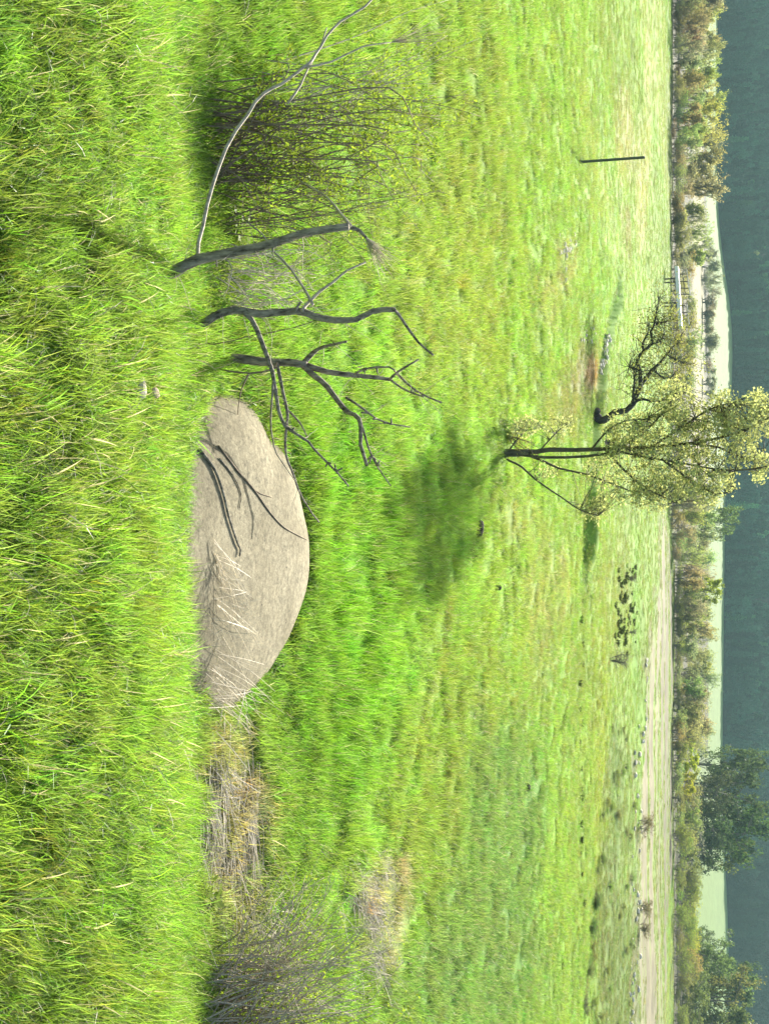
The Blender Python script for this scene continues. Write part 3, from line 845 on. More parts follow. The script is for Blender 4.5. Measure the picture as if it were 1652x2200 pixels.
shrub('willow_bush', (450, 2190), [(700, 1960, .4, 40), (760, 2010, .5, 40), (640, 1930, .3, 40), (800, 2060, .5, 40), (700, 2080, .3, 50), (580, 2000, .2, 40), (620, 2120, .2, 50), (780, 2140, .5, 40)],
      120, .6, M['bark_grey'], M['leaf_shrub'], 1100, .017, 'grey many-stemmed willow bush fanning out beside the dry reeds', 'shrub', .2, .0034, 4, 15)
shrub('willow_bush', (455, 2270), [(720, 2160, .4, 50), (640, 2190, .3, 50), (780, 2230, .4, 50), (560, 2180, .2, 40)],
      40, .6, M['bark_brown'], M['leaf_shrub'], 1600, .018, 'brown-stemmed willow bush partly leafed, next to the grey willow bush', 'shrub', .2, .0034, 4, 16)
random.seed(21)
# low leafy herbs under the dead saplings
for (bx, by, n, lab) in ((490, 492, 46, 'low broad-leaved green herb under the leaning dead sapling'), (420, 1925, 40, 'low broad-leaved green herb at the edge of the dry reeds')):
    g = G(bx, by); root = empty('herb', g)
    for k in range(n):
        lv = MB(); aa = random.uniform(0, 6.28); q = random.uniform(0, .07)
        p = Vector((g.x + q * math.cos(aa), g.y + q * math.sin(aa), g.z + random.uniform(.02, .09)))
        lv.leaf(p, Vector((math.cos(aa), math.sin(aa), random.uniform(-.2, .6))), random.uniform(.03, .05), random.uniform(.018, .03), Vector((0, 0, 1)))
        part('leaf', lv, M['leaf_shrub'], root, False)
    st = MB(); 
    for k in range(8):
        aa = random.uniform(0, 6.28); st.tube([Vector((g.x, g.y, g.z - .01)), Vector((g.x + .04 * math.cos(aa), g.y + .04 * math.sin(aa), g.z + .07))], .0018, .001, 4)
    tag(part('stems', st, M['bark_brown'], root), kind='stuff')
    tag(root, lab, 'herb')

# ------------------------------------------------------------------ reed litter, dry stems
def stalks(name, spots, label, mat, w=.004):
    mbs = MB()
    for (bx, by, rx, ry, n, L0, L1, az, azs, lift, ls) in spots:
        for _ in range(n):
            rr = min(abs(random.gauss(0, .62)), 1.5); aa = random.uniform(0, 6.28)
            g = PZ(bx + rx * rr * math.cos(aa), by + ry * rr * math.sin(aa), POOL_Z + .02)
            x_, y_ = g
            if y_ < 1.5: continue
            z_ = float(tz(np.array([x_]), np.array([y_]))[0])
            if float(pool_r(np.array([x_]), np.array([y_]))[0]) < 1: z_ = max(z_, float(rock_z(np.array([x_]), np.array([y_]))[0]))
            th = az + random.gauss(0, azs); L_ = random.uniform(L0, L1); el = abs(random.gauss(lift, ls))
            d = Vector((math.cos(th) * math.cos(el), math.sin(th) * math.cos(el), math.sin(el)))
            p0 = Vector((x_, y_, z_ + random.uniform(-.005, .03)))
            sag = Vector((0, 0, -L_ * .18 * random.random()))
            pts = [p0, p0 + d * L_ * .5, p0 + d * L_ + sag]
            mbs.tube(catmull(pts, 2), w * random.uniform(.5, 1), w * .3, 3, cap=False)
            rv = random.random()
            for k in range(len(mbs.r) - 1, len(mbs.r) - 16, -1): mbs.r[k] = rv
    return tag(mbs.build(name, mat), label, 'dry reeds', kind='stuff')
stalks('reed_litter', [(505, 1800, 90, 250, 260, .08, .36, 0.0, .38, .03, .08), (470, 1640, 50, 100, 130, .1, .3, .1, .5, .1, .2), (540, 1755, 28, 90, 130, .1, .3, 0, .25, .05, .08), (450, 1760, 30, 130, 110, .1, .3, 0, .3, .08, .1),
                       (560, 1980, 70, 130, 200, .15, .4, .3, .4, .1, .15)], 'flattened dry cattail stalks lying right of the boulder', M['straw'], .0034)
stalks('dry_grass', [(825, 1960, 60, 110, 380, .08, .22, .2, .8, .2, .3), (790, 1905, 45, 50, 160, .08, .22, .2, .8, .2, .3), (830, 2060, 40, 60, 120, .08, .22, .2, .8, .2, .3), (850, 1862, 20, 30, 140, .06, .15, .2, .8, .2, .3)], 'patch of matted dry tan grass behind the willow bush', M['straw'], .0032)
stalks('reed_stems', [(425, 1200, 16, 60, 22, .15, .32, .55, .3, .35, .2), (425, 1290, 16, 60, 14, .12, .3, 1.1, .4, .4, .25), (430, 1430, 20, 90, 20, .18, .42, .9, .25, .3, .15), (440, 1500, 14, 25, 14, .15, .4, 1.0, .25, .35, .15),
                      (415, 1330, 12, 110, 20, .08, .2, 1.2, .8, .5, .3)], 'pale dry reed stems leaning over the near edge of the boulder', M['reed'], .0016)

# ------------------------------------------------------------------ stones
def rock(name, c_, r, mat, seed, flat=.7, sub=2):
    import bmesh
    rr = random.Random(seed); bm = bmesh.new(); bmesh.ops.create_icosphere(bm, subdivisions=sub, radius=1)
    ph = [rr.uniform(0, 6) for _ in range(6)]; sx, sy = rr.uniform(.8, 1.3), rr.uniform(.8, 1.2)
    for v in bm.verts:
        q = v.co; k = 1 + .16 * math.sin(2.3 * q.x + ph[0]) + .13 * math.sin(3.1 * q.y + ph[1]) + .12 * math.sin(2.7 * q.z + ph[2]) + .06 * math.sin(6 * q.x + 5 * q.y + ph[3])
        v.co = Vector((q.x * k * sx * r, q.y * k * sy * r, q.z * k * flat * r))
    me = bpy.data.meshes.new(name); bm.to_mesh(me); bm.free(); me.materials.append(mat)
    o = bpy.data.objects.new(name, me); o.location = c_; o.rotation_euler = (0, 0, rr.uniform(0, 6)); return link(o)
g = G(286, 848); tag(rock('stone', (g.x - .015, g.y - .03, g.z + .05), .024, M['stone_cream'], 3, .42), 'small cream stone lying in the grass before the boulder', 'stone', 'pale stones in the grass')
g = G(303, 845); tag(rock('stone', (g.x + .002, g.y + .0, g.z + .05), .020, M['stone_tan'], 5, .42), 'small pinkish tan stone touching the cream stone in the grass', 'stone', 'pale stones in the grass')
# white stones by the stream
proto = [rock('stream_stone', (0, 0, -50), 1, M['stone_pale'], 30 + k, .6, 1) for k in range(4)]
used = [False] * 4
def stone_at(x_, y_, s, lab, grp, sink=.0):
    k = random.randrange(4)
    if used[k]: o = proto[k].copy(); link(o)
    else: o = proto[k]; used[k] = True
    o.location = (x_, y_, float(tz(np.array([x_]), np.array([y_]))[0]) + s * .25 - sink); o.scale = (s, s, s); o.rotation_euler = (random.uniform(-.3, .3), random.uniform(-.3, .3), random.uniform(0, 6))
    return tag(o, lab, 'stone', grp)
for k in range(34):
    t = random.random(); g = G(1303 - 16 * t + random.gauss(0, 4), 725 + 75 * t + random.gauss(0, 6))
    stone_at(g.x, g.y, random.uniform(.05, .12), 'white stone among the row of stones along the stream bank', 'white stones on the stream bank')
for k in range(22):
    g = G(1216 + random.gauss(0, 10), 545 + random.gauss(0, 24))
    stone_at(g.x, g.y, random.uniform(.03, .075), 'pale stone in the loose scatter of stones in the open meadow', 'pale stones scattered in the meadow')
for k in range(10):
    g = G(1262 + random.gauss(0, 5), 722 + random.gauss(0, 9))
    stone_at(g.x, g.y, random.uniform(.03, .07), 'pale stone in the small heap before the stream bank', 'pale stones heaped before the stream')
for k in range(70):
    a_ = random.uniform(.12, .52); lo = float(road_edges(np.array([a_]))[0][0]); y_ = lo + random.uniform(1.0, 5.0); 
    stone_at(a_ * y_, y_, random.uniform(.05, .15), 'pale grey stone of the broken row lining the track', 'pale stones lining the track')

# ------------------------------------------------------------------ young tree with light leaves
random.seed(33)
gT = G(1085, 973); YT = gT.y
t = empty('young_tree', gT)
def tl(px, d0, d1, w0, w1, name='branch', mat='trunk_young', sides=6):
    mb = MB(); q = limb(px, YT + d0, YT + d1, .06); mb.tube(q, px_r(w0, YT), px_r(w1, YT), sides, .06); part(name, mb, M[mat], t); return q
axes = []
mbt = MB(); q = limb([(1072, 974), (1085, 973), (1110, 973), (1135, 972)], YT, YT); mbt.tube(q, px_r(19, YT), px_r(14, YT), 8, .1); part('trunk', mbt, M['trunk_young'], t)
axes.append(tl([(1128, 971), (1180, 968), (1300, 965), (1400, 960), (1500, 950), (1600, 925), (1665, 890)], 0, .1, 11, 3, 'stem', sides=7))
axes.append(tl([(1120, 977), (1170, 982), (1260, 981), (1330, 972), (1400, 985), (1500, 1000), (1580, 1012), (1655, 1000)], 0, -.15, 6.5, 3, 'stem', sides=7))
axes.append(tl([(1080, 982), (1095, 990), (1120, 1003), (1150, 1030), (1185, 1055), (1215, 1075), (1245, 1095), (1285, 1108)], 0, -.3, 5, 2))
axes.append(tl([(1140, 980), (1170, 992), (1200, 1005), (1260, 1020), (1330, 1045), (1400, 1075)], 0, .3, 6, 2))
axes.append(tl([(1330, 964), (1380, 930), (1420, 890), (1450, 850), (1470, 830)], 0, .2, 6, 2))
axes.append(tl([(1300, 965), (1340, 1010), (1390, 1050), (1450, 1080)], 0, -.2, 6, 2))
axes.append(tl([(1400, 960), (1460, 920), (1520, 880), (1570, 865)], .05, -.2, 6, 2))
axes.append(tl([(1420, 985), (1480, 1030), (1540, 1060), (1580, 1050)], -.1, .2, 6, 2))
axes.append(tl([(1480, 953), (1540, 960), (1600, 985), (1640, 970)], .05, .3, 5, 2))
axes.append(tl([(1270, 966), (1300, 930), (1340, 905), (1390, 900)], .0, -.3, 5, 2))
axes.append(tl([(1095, 965), (1110, 945), (1130, 925), (1150, 900)], .0, .1, 4, 1.5))
axes.append(tl([(1160, 968), (1180, 945), (1205, 920), (1230, 905)], .0, .2, 4, 1.5))
allpts = [p for q in axes for p in q[len(q) // 3:]]
CL = [(1370, 1000, 70, 90, 60), (1450, 950, 80, 100, 80), (1520, 960, 80, 95, 80), (1590, 925, 45, 65, 45), (1625, 880, 28, 40, 26), (1635, 1005, 22, 32, 16), (1450, 860, 45, 45, 30),
      (1545, 880, 38, 40, 26), (1520, 1045, 55, 42, 36), (1410, 1060, 50, 36, 34), (1275, 1095, 30, 22, 14), (1290, 1010, 30, 40, 12), (1340, 920, 40, 45, 30), (1660, 900, 25, 40, 16), (1300, 1075, 25, 25, 8),
      (1130, 915, 30, 20, 14), (1200, 915, 30, 18, 8), (1170, 1010, 25, 20, 6)]
tw, lv = MB(), MB()
for (bx, by, rx, ry, n) in CL:
    for _ in range(int(n * 2.3)):
        rr = math.sqrt(random.random()); aa = random.uniform(0, 6.28)
        cpt = P(bx + rx * rr * math.cos(aa), by + ry * rr * math.sin(aa), YT + random.gauss(0, .32))
        src = min(allpts, key=lambda p_: (p_ - cpt).length + random.uniform(0, .25))
        if (src - cpt).length > .95: continue
        tw.tube([src, src.lerp(cpt, .5) + rvec() * .03, cpt], .004, .0018, 3, cap=False)
        for _k in range(random.randint(12, 22)):
            lv.leaf(cpt + rvec() * random.uniform(.0, .09), rvec() + Vector((0, 0, -.25)), random.uniform(.022, .042), random.uniform(.017, .03))
tag(part('twigs', tw, M['trunk_young'], t), kind='stuff')
tag(part('foliage', lv, M['leaf_young'], t, False), kind='stuff')
tag(t, 'slender young two-stemmed tree with pale yellow-green leaves standing in the open meadow', 'tree')
# small leafy bush at its foot
random.seed(41)
def bushlet(px, size, n, mat, lab, nm='bush', wood='bark_brown', leaf=.03, stems=9, grp=None):
    g = G(*px); root = empty(nm, g); lv = MB(); ends = []
    for k in range(stems):
        tip = g + Vector((random.gauss(0, .38), random.gauss(0, .38), random.uniform(.45, 1))) * size
        mb = MB(); pts = catmull([g + Vector((random.gauss(0, .05) * size, random.gauss(0, .05) * size, -.02)), g.lerp(tip, .5) + rvec() * .08 * size, tip], 3)
        mb.tube(pts, .018 * size, .006 * size, 4); part('stem', mb, M[wood], root); ends.append(pts)
    for _ in range(n):
        q = random.choice(ends); i = random.randint(1, len(q) - 1)
        lv.leaf(q[i] + rvec() * .2 * size * random.random(), rvec(), leaf * random.uniform(.6, 1.3), leaf * .6)
    if n: tag(part('foliage', lv, mat, root, False), kind='stuff')
    return tag(root, lab, 'shrub', grp)
bushlet((1090, 935), .42, 420, M['leaf_olive'], 'small leafy bush at the foot of the slender young tree', leaf=.028)

# ------------------------------------------------------------------ dark contorted tree
random.seed(51)
gD = G(1282, 905); YD = gD.y
t = empty('contorted_tree', gD)
def dl(px, d0, d1, w0, w1, name='branch', sides=7):
    mb = MB(); q = limb(Z2(px), YD + d0, YD + d1, .15); mb.tube(q, px_r(w0 * .85, YD), px_r(w1 * .7, YD), sides, .2); part(name, mb, M['bark_black'], t); return q
dx = []
dl([(380, 1330), (400, 1270), (430, 1225), (455, 1260), (500, 1250), (560, 1205), (640, 1190), (700, 1130)], 0, 0, 24, 14, 'trunk', 9)
dl([(440, 1190), (425, 1215), (420, 1240), (440, 1250)], -.1, -.1, 16, 20, 'burl', 9)
dl([(370, 1420), (420, 1390), (460, 1405), (520, 1415), (600, 1450), (680, 1480), (800, 1500)], .2, .3, 20, 6, 'trunk', 8)
dx.append(dl([(690, 1135), (740, 1020), (780, 960), (830, 900), (880, 850), (930, 790), (970, 740), (1030, 700)], 0, .5, 13, 3))
dx.append(dl([(740, 1020), (735, 900), (715, 840), (760, 770), (755, 720), (790, 650), (800, 570)], 0, -.4, 10, 3))
dx.append(dl([(760, 770), (820, 720), (815, 640), (840, 580), (850, 500), (870, 430), (860, 380)], -.1, .2, 8, 2))
dx.append(dl([(735, 900), (690, 895), (660, 880)], 0, -.2, 6, 2))
dx.append(dl([(840, 580), (880, 575), (940, 560)], 0, .2, 5, 2))
dx.append(dl([(820, 720), (880, 705), (900, 650)], 0, .3, 5, 2))
dx.append(dl([(700, 1130), (760, 1110), (860, 1130), (960, 1090), (1050, 1020)], 0, .6, 8, 2))
dx.append(dl([(830, 900), (900, 960), (1000, 960)], .2, .8, 5, 2))
dx.append(dl([(930, 790), (980, 830), (1060, 850)], .2, .8, 5, 2))
dx.append(dl([(690, 1135), (690, 1060), (700, 980), (690, 900)], 0, -.5, 7, 2))
tw, lv = MB(), MB()
for q in dx:
    for _ in range(55):
        i = random.randint(len(q) // 4, len(q) - 1); d = (rvec() + Vector((-.2, 0, .35))).normalized(); p = q[i].copy(); pts = [p.copy()]
        L_ = random.uniform(.25, .75)
        for m_ in range(4):
            d = (d + rvec() * .45).normalized(); p = p + d * L_ / 4; pts.append(p.copy())
        tw.tube(pts, .0065, .003, 3, cap=False)
        if pts[-1].z > gD.z + .9 and random.random() < .8:
            for _k in range(7): lv.leaf(pts[-1] + rvec() * .18, rvec(), random.uniform(.05, .09), .04)
tag(part('twigs', tw, M['bark_black'], t), kind='stuff'); tag(part('foliage', lv, M['leaf_olive'], t, False), kind='stuff')
tag(t, 'black-trunked contorted tree with bare twisting limbs leaning away over the stream bank', 'tree')

# ------------------------------------------------------------------ fence post
g = G(1245, 348)
root = empty('fence_post', g); top = P(1385, 338, g.y)
d = (top - g); mb = MB()
ax = d.normalized(); sx_ = ax.cross(Vector((0, 1, 0))).normalized(); sy_ = ax.cross(sx_)
def bar(mb, p0, p1, wx, wy, ox=0, oy=0):
    b0 = len(mb.v)
    for p_ in (p0, p1):
        for (i, j) in ((-1, -1), (1, -1), (1, 1), (-1, 1)): mb.v.append(p_ + sx_ * (ox + i * wx / 2) + sy_ * (oy + j * wy / 2)); mb.r.append(.5)
    mb.f += [(b0, b0 + 1, b0 + 2, b0 + 3), (b0 + 7, b0 + 6, b0 + 5, b0 + 4)] + [(b0 + k, b0 + 4 + k, b0 + 4 + (k + 1) % 4, b0 + (k + 1) % 4) for k in range(4)]
bar(mb, g - ax * .2, top, .055, .012); fl = part('flange', mb, M['steel_post'], root, False)
mb = MB(); bar(mb, g - ax * .2, top - ax * .01, .014, .05, 0, .03); part('web', mb, M['steel_post'], root, False)
for k in range(9):
    mb = MB(); q = g + ax * (d.length * (.2 + .085 * k)); bar(mb, q, q + ax * .025, .03, .018, 0, -.014); so = part('stud', mb, M['steel_post'], root, False); so.parent = fl; so.matrix_parent_inverse = Matrix.Identity(4)
mb = MB(); bar(mb, g - ax * .1, g + ax * .04, .12, .006, 0, .058); part('anchor_plate', mb, M['steel_post'], root, False)
tag(root, 'lone leaning dark steel fence post standing in the open meadow', 'post')

# ------------------------------------------------------------------ footbridge
gb = G(1427, 598); YBR = gb.y
root = empty('footbridge', gb)
def box(mb, c0, c1):
    x0, y0, z0 = c0; x1, y1, z1 = c1; b0 = len(mb.v)
    mb.v += [Vector(q) for q in ((x0, y0, z0), (x1, y0, z0), (x1, y1, z0), (x0, y1, z0), (x0, y0, z1), (x1, y0, z1), (x1, y1, z1), (x0, y1, z1))]; mb.r += [.5] * 8
    mb.f += [tuple(b0 + k for k in q) for q in ((3, 2, 1, 0), (4, 5, 6, 7), (0, 1, 5, 4), (1, 2, 6, 5), (2, 3, 7, 6), (3, 0, 4, 7))]
def slab(mb, pA, pB, dz0, dz1, dy0, dy1):
    b0 = len(mb.v)
    for p_ in (pA, pB):
        for (yy, zz) in ((dy0, dz0), (dy1, dz0), (dy1, dz1), (dy0, dz1)): mb.v.append(p_ + Vector((0, yy, zz))); mb.r.append(.5)
    mb.f += [(b0 + 3, b0 + 2, b0 + 1, b0), (b0 + 4, b0 + 5, b0 + 6, b0 + 7)] + [(b0 + k, b0 + (k + 1) % 4, b0 + 4 + (k + 1) % 4, b0 + 4 + k) for k in range(4)]
L0, L1 = P(1450, 572, YBR), P(1458, 700, YBR)
mb = MB(); slab(mb, L0, L1, -.05, .17, -.06, .0); part('side_beam', mb, M['paint_white'], root, False)
mb = MB(); slab(mb, L0, L1, -.05, .17, 1.2, 1.26); part('side_beam', mb, M['paint_white'], root, False)
nb = 24
for k in range(nb):
    a_ = L0.lerp(L1, k / nb + .003); b_ = L0.lerp(L1, (k + 1) / nb - .003)
    mb = MB(); slab(mb, a_, b_, .173, .20, -.04, 1.24); part('plank', mb, M['paint_white'], root, False)
for (u_, xb, xt) in ((580, 1450, 1474), (596, 1450, 1476), (611, 1453, 1478), (624, 1453, 1480), (649, 1455, 1474), (664, 1457, 1476), (680, 1458, 1478)):
    pb_, pt_ = P(xb, u_, YBR), P(xt, u_, YBR)
    mb = MB(); mb.tube([pb_ + Vector((0, 1.32, -.1)), pt_ + Vector((0, 1.32, 0))], .045, .045, 6); part('rail_post', mb, M['wood_dark'], root)
for (ua, xa, ub, xb) in ((570, 1472.5, 627, 1480), (646, 1473, 690, 1478)):
    mb = MB(); slab(mb, P(xa, ua, YBR), P(xb, ub, YBR), -.02, .05, 1.27, 1.38); part('top_rail', mb, M['wood_pale'], root, False)
    mb = MB(); slab(mb, P(xa - 10, ua + 5, YBR), P(xb - 10, ub - 3, YBR), -.02, .03, 1.36, 1.4); part('middle_rail', mb, M['wood_dark'], root, False)
for (u_, x0_) in ((598, 1422), (650, 1436), (598, 1422), (650, 1436)):
    yy = 0 if len([c_ for c_ in root.children if c_.name.startswith('support')]) < 2 else 1.2
    p1 = P(1453, u_, YBR); mb = MB(); mb.tube([Vector((p1.x, YBR + yy, gb.z - .5)), p1 + Vector((0, yy, 0))], .06, .06, 6); part('support_post', mb, M['wood_dark'], root)
tag(root, 'small white-decked footbridge with dark posts and pale rails', 'footbridge')

# ------------------------------------------------------------------ dark sedge tussocks, soil clods, small bushes
random.seed(61)
def tussock_mesh(seed):
    rr = random.Random(seed); mb = MB()
    for _ in range(60):
        a_ = rr.uniform(0, 6.28); q = .35 * math.sqrt(rr.random())
        p = Vector((q * math.cos(a_), q * math.sin(a_), -.02)); le = rr.uniform(.1, .8)
        mb.leaf(p, Vector((math.cos(a_) * le, math.sin(a_) * le, 1)), rr.uniform(.6, 1.1), .09)
    return mb
tus_mat = leafy('sedge', (.035, .05, .012), trans=.25, var=.5)
tp = [tussock_mesh(k).build('sedge_tussock', tus_mat) for k in range(4)]
ut = [False] * 4
def tussock(px, s, lab, grp):
    k = random.randrange(4); g = G(*px)
    if ut[k]: o = tp[k].copy(); link(o)
    else: o = tp[k]; ut[k] = True
    o.location = g; o.scale = (s * 1.2, s * 1.2, s); o.rotation_euler = (0, 0, random.uniform(0, 6)); tag(o, lab, 'tussock', grp)
for k in range(72):
    t_ = random.betavariate(1.6, 1.6); px = (1343 - 14 * t_ + random.gauss(0, 13), 1205 + 200 * t_)
    tussock(px, random.uniform(.08, .19), 'dark sedge tussock in the wet strip below the track', 'dark sedge tussocks below the track')
for k in range(16):
    tussock((1245 + random.gauss(0, 3) - .012 * (0), 1300 + 42 * k + random.gauss(0, 10)), random.uniform(.06, .11), 'small dark tuft in the line along the mown meadow edge', 'dark tufts along the meadow edge')
for (px, s, lab) in (((1022, 1135), .07, 'larger dark soil clod in the grass near the young tree'), ((1065, 1262), .045, 'small dark soil clod in the open grass'),
                     ((1128, 1690), .05, 'dark clod in the cool green grass of the meadow')):
    g = G(*px); tag(rock('soil_clod', (g.x, g.y, g.z + s * .5), s, M['soil_dark'], int(s * 999), .8), lab, 'clod', 'dark soil clods')

# ------------------------------------------------------------------ far trees: six prototypes, copied
random.seed(71)
def crown_tree(kind, seed):
    """unit-height tree: returns (trunk MB, crown MB); z from 0 to 1"""
    rr = random.Random(seed); tk, cr = MB(), MB()
    def rv_():
        return Vector((rr.gauss(0, 1), rr.gauss(0, 1), rr.gauss(0, 1))).normalized()
    def poly(p, d, L, n, wob):
        pts = [p.copy()]
        for _ in range(n):
            d = (d + rv_() * wob).normalized(); p = p + d * L / n; pts.append(p.copy())
        return pts
    if kind == 'conifer':
        tk.tube([Vector((0, 0, -.03)), Vector((0, 0, .97))], .018, .004, 6)
        n = 26
        for k in range(n):
            t_ = .1 + .88 * k / n; R = .23 * (1 - t_) ** .8 * rr.uniform(.75, 1.15) + .01
            m = 7 + int(6 * (1 - t_))
            for j in range(m):
                a_ = rr.uniform(0, 6.28); L_ = R * rr.uniform(.6, 1.1)
                d = Vector((math.cos(a_), math.sin(a_), -.25))
                for q in range(7):
                    f_ = (q + 1) / 7
                    p = Vector((0, 0, t_)) + d * L_ * f_
                    cr.leaf(p + rv_() * .012, d * .6 + rv_() * .8, .05 * rr.uniform(.6, 1.2), .022)
        return tk, cr
    dens = {'round': 3000, 'broad': 3300, 'budding': 2000, 'thicket': 2800, 'bare': 200}[kind]
    spread = {'round': .34, 'broad': .42, 'budding': .26, 'thicket': .5, 'bare': .3}[kind]
    ends = []
    nst = {'round': 1, 'broad': 2, 'budding': 3, 'thicket': 9, 'bare': 4}[kind]
    for st in range(nst):
        a_ = rr.uniform(0, 6.28); off = 0 if nst == 1 else rr.uniform(.01, .05 if kind != 'thicket' else .3)
        base = Vector((off * math.cos(a_), off * math.sin(a_), -.03))
        d = Vector((math.cos(a_) * .12, math.sin(a_) * .12, 1))
        trunk = poly(base, d, .62 if kind != 'thicket' else .55, 5, .08); tk.tube(catmull(trunk, 2), .022 / nst ** .4, .008, 6)
        nb = {'round': 12, 'broad': 10, 'budding': 14, 'thicket': 5, 'bare': 14}[kind]
        for k in range(nb):
            p = trunk[rr.randint(1, 5)]
            aa = rr.uniform(0, 6.28); upw = {'round': .8, 'broad': .55, 'budding': 1.9, 'thicket': 1.3, 'bare': 1.6}[kind]
            d = Vector((math.cos(aa), math.sin(aa), upw * rr.uniform(.5, 1.3)))
            br = poly(p, d, spread * rr.uniform(.6, 1.15), 4, .22); tk.tube(br, .008, .003, 4, cap=False)
            ends.append(br)
            for q in range(4):
                b2 = poly(br[rr.randint(1, 4)], d + rv_() * .9, spread * rr.uniform(.25, .5), 3, .3); tk.tube(b2, .0038, .0018, 3, cap=False); ends.append(b2)
    cl = [(e[-1], rr.uniform(.04, .095)) for e in ends]
    for _ in range(dens):
        c_, r_ = rr.choice(cl)
        p = c_ + rv_() * r_ * rr.random() ** .5
        if p.z > 1.02 or p.z < .03: continue
        cr.leaf(p, rv_(), rr.uniform(.022, .045), rr.uniform(.018, .034))
    return tk, cr

PROTO = {}
for kind, n in (('round', 3), ('broad', 3), ('budding', 4), ('thicket', 4), ('bare', 2), ('conifer', 3)):
    for k in range(n):
        tk, cr = crown_tree(kind, 500 + 13 * k + len(kind) * 101)
        nm = 'conifer' if kind == 'conifer' else ('shrub_clump' if kind == 'thicket' else 'tree')
        me = []
        for part_name, mb_, mt_ in (('trunk', tk, M['trunk_far']), ('crown', cr, M['leaf_tree'])):
            o = mb_.build(part_name, mt_, None); me.append(o.data); bpy.data.objects.remove(o)
        PROTO.setdefault(kind, []).append(me)

def jit(c_, k=.18): return tuple(max(.004, q * random.uniform(1 - k, 1 + k)) for q in c_)
NAME = {'round': 'broadleaf_tree', 'broad': 'spreading_tree', 'budding': 'budding_tree', 'thicket': 'thicket_bush', 'bare': 'bare_tree', 'conifer': 'conifer_tree'}
def far_tree(kind, iy, Y, top_ix, width_px, colr, label, cat='tree', grp=None, zoff=0.0):
    """tree standing on the ground at distance Y below photo row iy, its top at photo x top_ix"""
    p = P(1500, iy, Y); x_ = p.x
    z0 = float(tz(np.array([x_]), np.array([Y]))[0])
    top = P(top_ix, iy, Y).z
    h = max(top - z0, .12)
    w_ = {'round': .80, 'broad': .95, 'budding': .62, 'thicket': 1.1, 'bare': .7, 'conifer': .5}[kind]
    sw = (width_px / FPX * Y) / w_ if width_px else h
    root = empty(NAME[kind], (x_, Y, z0 + zoff))
    tm, cm = random.choice(PROTO[kind])
    for nm, me in (('trunk', tm), ('crown', cm)):
        o = bpy.data.objects.new(nm, me); link(o, root)
        if nm == 'crown': o.color = (*colr, 1)
    root.scale = (sw, sw, h); root.rotation_euler = (0, 0, random.uniform(0, 6.28))
    return tag(root, label, cat, grp)
def jit_(c_, k=.18): return tuple(max(.004, q * random.uniform(1 - k, 1 + k)) for q in c_)
OLV, GRY, YGR, GRN, DGR, TEAL = (.205, .215, .085), (.19, .195, .12), (.20, .235, .03), (.10, .15, .035), (.040, .075, .028), (.06, .11, .05)
def near_bush(kind, px, hpx, wpx, colr, label, grp=None):
    g = G(*px); far_tree(kind, px[1], g.y, px[0] + hpx, wpx, colr, label, 'bush', grp)
near_bush('bare', (1310, 1425), 48, 55, (.10, .10, .08), 'bare grey bush standing apart by the dark sedge tussocks')
near_bush('thicket', (1372, 1785), 34, 45, (.13, .11, .07), 'brown bush on the stony edge of the track')
near_bush('thicket', (1374, 1962), 30, 40, (.13, .115, .07), 'low brown bush on the track bank near a second one')
near_bush('thicket', (1374, 2010), 26, 45, (.12, .11, .07), 'spreading brown bush on the track bank near the right trees')
near_bush('bare', (1350, 1365), 20, 22, (.12, .11, .08), 'tiny grey bush beside the bright green strip')
near_bush('bare', (1348, 1245), 22, 26, (.12, .11, .08), 'small grey bush just above the sedge tussocks')
for k in range(16):
    u_ = 1860 + 23 * k + random.gauss(0, 14); x_ = 1286 - (u_ - 1850) * .104 + random.uniform(0, 8)
    near_bush('thicket', (x_, u_), random.uniform(7, 15), random.uniform(22, 50), jit((.12, .14, .045), .3), 'low brown-green bush along the dropped edge of the right meadow', 'bushes along the meadow edge')
for k in range(34):
    u_ = random.uniform(1560, 2230); x_ = random.uniform(1290 - max(0, u_ - 1850) * .1, 1358)
    near_bush('thicket', (x_, u_), random.uniform(8, 16), random.uniform(18, 30), jit((.14, .19, .05)), 'low grey-green tuft bush in the rough strip before the track', 'tuft bushes in the rough strip')
# wood edge on the left, two staggered rows
for k in range(46):
    iy = -60 + 13.6 * k + random.gauss(0, 5); back = k % 2
    kd = random.choice(['budding', 'budding', 'thicket', 'broad'])
    far_tree(kd, iy, random.uniform(90, 98) + 18 * back, (1518 if back == 0 else 1562) + random.gauss(0, 10) - (34 if 430 < iy else 0) - (26 if 300 < iy <= 430 and back == 0 else 0),
             random.uniform(40, 60), jit(random.choice([OLV, GRY, OLV, GRY, (.235, .255, .08)])), {'budding': 'slim budding grey-olive tree', 'thicket': 'bushy many-stemmed grey-olive tree', 'broad': 'broad-crowned grey-olive tree'}[kd] + (' in the back row' if back else ' in the front row') + ' of the wood edge beyond the left meadow', grp='trees of the left wood edge')
for k in range(12):
    iy = 545 + 25 * k + random.gauss(0, 5)
    far_tree('thicket', iy, random.uniform(98, 125), 1500 + random.gauss(0, 10), random.uniform(40, 60), jit((.21, .225, .085)), 'low olive thicket bush behind the footbridge', 'bush', 'thicket bushes behind the footbridge')
for k in range(26):
    iy = 545 + 12 * k + random.gauss(0, 8)
    far_tree(random.choice(['budding', 'thicket']), iy, random.uniform(200, 226), 1538 + random.gauss(0, 9), random.uniform(22, 46), jit((.13, .13, .07)), 'small grey tree at the foot of the pale green hill field', grp='trees at the foot of the hill field')
